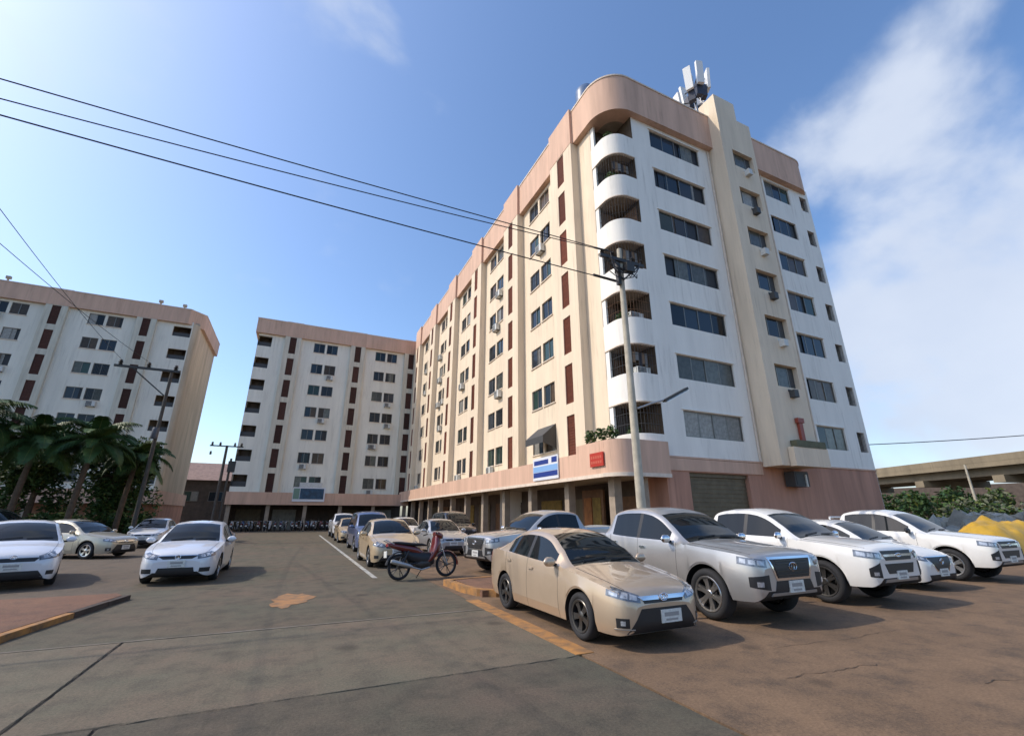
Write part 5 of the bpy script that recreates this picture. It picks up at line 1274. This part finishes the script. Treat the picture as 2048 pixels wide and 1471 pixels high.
park(make_car('hatch', P_WHITE, 'white hatchback deep in the row before the arcade', 'car', 'parked_car', dict(front='hatch'), group='cars parked before the near block'), 'hatch', 6.4, 28.5, 0)
park(make_car('pickup', P_WHITE2, 'white pickup in the far part of the row before the arcade', 'pickup truck', 'pickup_truck', dict(front='dmax'), group='cars parked before the near block'), 'pickup', 3.7, 38.5, 0)
# left court
GL = 'cars parked in the left court'
park(make_car('sedan', P_WHITE2, 'white sedan facing the camera beside the empty drive', 'car', 'parked_car', dict(front='civic'), rim=RIM, group=GL), 'sedan', -2.45, 15.15, 0)
park(make_car('hatch', P_WHITE2, 'white hatchback cut by the left picture edge', 'car', 'parked_car', dict(front='hatch'), rim=RIMD, group=GL), 'hatch', -6.35, 15.5, 20)
t = make_car('sedan', P_BEIGE, 'beige sedan standing sideways behind the two white cars', 'car', 'parked_car', dict(front='sedan'), group=GL); place(t, -8.0, 25.4, 118)
park(make_car('sedan', P_WHITE, 'pale sedan roof showing between the beige sedan and the white sedan', 'car', 'parked_car', dict(front='civic'), group=GL), 'sedan', -7.0, 31.5, 0)
t = make_car('van', P_DARK, 'dark van seen side on above the white hatchback at left', 'van', 'parked_van', dict(front='van'), group=GL, hscale=1.18); place(t, -12.2, 28.3, 90)

# ------------------------------------------------------------------ motorcycles
def make_motorcycle(label, bodymat, group, simple=False):
    t = thing('motorcycle', label, 'motorcycle', (0,0,0), 0, group)
    Rw = 0.285; xf, xr = 0.62, -0.60; N = 20 if simple else 30
    for x, nm in ((xf, 'front'), (xr, 'rear')):
        m = MB(); m.lathe([(Rw-0.055,-0.025),(Rw-0.03,-0.036),(Rw-0.008,-0.022),(Rw,0),(Rw-0.008,0.022),(Rw-0.03,0.036),(Rw-0.055,0.025)], 'y', N, 0); W = Matrix.Translation((x,0,Rw)); wo = m.obj('wheel', RUBBER, t, W, smooth=True, angle=60)
        m = MB(); m.lathe([(Rw-0.055,-0.02),(Rw-0.068,-0.02),(Rw-0.068,0.02),(Rw-0.055,0.02)], 'y', N, 0); m.lathe([(0,-0.045),(0.045,-0.045),(0.055,0),(0.045,0.045),(0,0.045)], 'y', 12, 0)
        for i in range(5 if not simple else 5):
            a = 2*math.pi*i/5
            for off in (-0.16, 0.16): m.tube([(0.04*math.cos(a), 0.0, 0.04*math.sin(a)), ((Rw-0.065)*math.cos(a+off), 0, (Rw-0.065)*math.sin(a+off))], 0.010, 5)
        m.obj('rim', RIMD, wo, W, smooth=True, angle=50)
    m = MB()
    for s in (-1,1): m.tube([(xf,0.055*s,Rw),(xf-0.10,0.06*s,0.55),(xf-0.19,0.05*s,0.78)], 0.018, 7)
    m.tube([(xf-0.19,0,0.74),(xf-0.26,0,0.98)], 0.022, 7); m.obj('fork', GALV, t, smooth=True)
    m = MB()
    for i in range(9):      # front mudguard
        pass
    K = 11
    for i in range(K):
        a = R(-5+150*i/(K-1)); rr = Rw+0.03
        for y, dz in ((-0.05,-0.02),(-0.035,0.006),(0.035,0.006),(0.05,-0.02)): m.v.append((xf+(rr+dz)*math.cos(a), y, Rw+(rr+dz)*math.sin(a)))
    for i in range(K-1):
        for k in range(3): m.f.append([i*4+k,(i+1)*4+k,(i+1)*4+k+1,i*4+k+1]); m.m.append(0)
    m.obj('front_mudguard', bodymat, t, smooth=True, angle=60)
    def loft(name, secs, ma, n=12, ang=60):
        m = MB()
        for (x, z, hy, hz, lean) in secs:
            for k in range(n):
                a = 2*math.pi*k/n; cy = math.copysign(abs(math.cos(a))**0.8, math.cos(a)); cz = math.copysign(abs(math.sin(a))**0.8, math.sin(a))
                m.v.append((x+lean*cz*hz, cy*hy, z+cz*hz))
        for i in range(len(secs)-1):
            for k in range(n): m.f.append([i*n+k,i*n+(k+1)%n,(i+1)*n+(k+1)%n,(i+1)*n+k]); m.m.append(0)
        m.f.append(list(range(n))); m.m.append(0); m.f.append([(len(secs)-1)*n+k for k in range(n)]); m.m.append(0)
        return m.obj(name, ma, t, smooth=True, angle=ang)
    m = MB(); secs = [(0.95,0.36,0.05,0.09),(0.88,0.37,0.085,0.14),(0.76,0.37,0.10,0.165),(0.62,0.33,0.10,0.17),(0.48,0.25,0.105,0.145),(0.36,0.14,0.12,0.11),(0.29,0.06,0.10,0.09)]; n_ = 14
    for (z, x, hx, hy) in secs:
        for k in range(n_):
            a = 2*math.pi*k/n_; m.v.append((x+hx*math.cos(a)-0.05*abs(math.sin(a)), hy*math.sin(a), z))
    for i in range(len(secs)-1):
        for k in range(n_): m.f.append([i*n_+k,i*n_+(k+1)%n_,(i+1)*n_+(k+1)%n_,(i+1)*n_+k]); m.m.append(0)
    m.f.append(list(range(n_))); m.m.append(0); m.f.append([(len(secs)-1)*n_+k for k in range(n_)]); m.m.append(0)
    m.obj('leg_shield', bodymat, t, smooth=True, angle=60)
    loft('tail_body', [(-0.02,0.55,0.07,0.07,0),(-0.20,0.63,0.11,0.09,0),(-0.50,0.69,0.12,0.085,0),(-0.78,0.75,0.09,0.06,0),(-0.90,0.78,0.05,0.035,0)], bodymat)
    loft('side_cover', [(0.26,0.42,0.08,0.12,0),(0.12,0.42,0.115,0.17,0),(-0.10,0.44,0.12,0.17,0),(-0.32,0.50,0.11,0.13,0),(-0.52,0.58,0.10,0.08,0)], BLACK)
    loft('seat', [(0.06,0.735,0.06,0.02,0),(-0.05,0.755,0.10,0.035,0),(-0.30,0.765,0.125,0.04,0),(-0.60,0.80,0.12,0.04,0),(-0.76,0.82,0.08,0.025,0)], BLACK)
    loft('headlight_cowl', [(0.50,0.93,0.04,0.04,0),(0.46,0.94,0.11,0.075,0),(0.36,0.97,0.13,0.08,0),(0.28,0.99,0.08,0.05,0)], bodymat)
    m = MB(); m.lathe([(0,0.02),(0.05,0.012),(0.07,0)], 'z', 14); m.obj('headlight', LAMP, t, Matrix.Translation((0.50,0,0.93)) @ Matrix.Rotation(R(90),4,'Y'), smooth=True)
    m = MB(); m.tube([(0.20,-0.35,0.99),(0.26,-0.25,1.02),(0.34,-0.08,1.0),(0.34,0.08,1.0),(0.26,0.25,1.02),(0.20,0.35,0.99)], 0.013, 7); m.obj('handlebar', GALV, t, smooth=True)
    m = MB(); m.tube([(0.17,-0.38,0.985),(0.22,-0.27,1.005)],0.02,7); m.tube([(0.17,0.38,0.985),(0.22,0.27,1.005)],0.02,7); m.obj('grips', BLACK, t, smooth=True)
    for s in (-1,1):
        m = MB(); m.tube([(0.26,0.24*s,1.02),(0.22,0.30*s,1.16)],0.007,5); m.lathe([(0,-0.012),(0.05,-0.012),(0.058,0),(0.05,0.012),(0,0.012)],'y',12,0,(0.22,0.31*s,1.19)); m.obj('mirror', BLACK, t, smooth=True)
    loft('engine', [(0.20,0.34,0.07,0.08,0),(0.10,0.33,0.12,0.11,0),(-0.10,0.32,0.13,0.11,0),(-0.22,0.33,0.09,0.08,0)], STEEL, 10)
    m = MB(); m.tube([(xr,-0.09,Rw),(-0.15,-0.08,0.36)],0.022,7); m.tube([(xr,0.09,Rw),(-0.15,0.08,0.36)],0.022,7); m.tube([(xr+0.02,-0.11,Rw+0.03),(-0.42,-0.12,0.62)],0.028,7); m.tube([(xr+0.02,0.11,Rw+0.03),(-0.42,0.12,0.62)],0.028,7); m.tube([(0.30,0,0.60),(0.0,0,0.40),(-0.2,0,0.48),(-0.5,0,0.66)],0.03,7); m.obj('frame', BLACK, t, smooth=True)
    m = MB(); m.tube([(0.12,-0.12,0.24),(-0.10,-0.15,0.20),(-0.32,-0.155,0.26),(-0.36,-0.16,0.27)],0.018,8); m.tube([(-0.34,-0.16,0.27),(-0.42,-0.16,0.30),(-0.82,-0.165,0.41),(-0.86,-0.165,0.42)],[0.03,0.045,0.05,0.035],10); m.obj('exhaust', GALV, t, smooth=True)
    m = MB(); K = 9
    for i in range(K):
        a = R(60+110*i/(K-1)); rr = Rw+0.05
        for y, dz in ((-0.055,-0.02),(-0.04,0.0),(0.04,0.0),(0.055,-0.02)): m.v.append((xr+(rr+dz)*math.cos(a), y, Rw+(rr+dz)*math.sin(a)))
    for i in range(K-1):
        for k in range(3): m.f.append([i*4+k,(i+1)*4+k,(i+1)*4+k+1,i*4+k+1]); m.m.append(0)
    m.obj('rear_mudguard', BLACK, t, smooth=True)
    m = MB(); m.box(-0.925,-0.89,-0.05,0.05,0.735,0.80); m.obj('tail_light', TAIL, t)
    m = MB(); m.box(-0.95,-0.94,-0.09,0.09,0.50,0.64); m.obj('number_plate', PLATE, t)
    m = MB(); m.tube([(-0.78,-0.10,0.78),(-0.98,-0.09,0.88),(-0.98,0.09,0.88),(-0.78,0.10,0.78)],0.012,6); m.obj('grab_rail', GALV, t, smooth=True)
    m = MB(); m.tube([(0.0,0.06,0.22),(-0.08,0.20,0.02)],0.012,6); m.obj('side_stand', STEEL, t)
    return t
REDP = carpaint('red', (0.13, 0.010, 0.010), 0.1, 0.3)
bk = make_motorcycle('red and black motorcycle standing alone at the end of the white line', REDP, None)
bk.location = (3.38, 12.95, 0.004); bk.rotation_euler = (R(-5), 0, R(10)); bk.scale = (1.13, 1.13, 1.13) 
ORD = ['leftmost','second','third','fourth','fifth','sixth','seventh','eighth','ninth','tenth','eleventh','twelfth','thirteenth','fourteenth','fifteenth','sixteenth','seventeenth','eighteenth','nineteenth','rightmost']
cols = [carpaint('moto_black', (0.02,0.02,0.022)), carpaint('moto_grey', (0.20,0.21,0.22)), carpaint('moto_blue', (0.02,0.05,0.14)), carpaint('moto_white', (0.42,0.42,0.42)), REDP]
seq = [3,0,2,1,0,4,0,3,0,2,0,1,0,0,2,3,0,4,0,1]
protos = {}
for i in range(20):
    c = seq[i]; lab = ('%s motorcycle in the row parked before the far block' if i in (0,19) else '%s motorcycle from the left in the row before the far block') % ORD[i]
    if c not in protos: o = make_motorcycle(lab, cols[c], 'motorcycles in a row before the far block', True); protos[c] = o
    else: o = copy_tree(protos[c]); o['label'] = lab
    o.location = (-5.8+0.52*i+random.uniform(-0.08,0.08), 57.2+random.uniform(-0.2,0.2), -0.003); o.rotation_euler = (0, R(0), R(90+random.uniform(-10,10)+(180 if i % 3 == 1 else 0)))
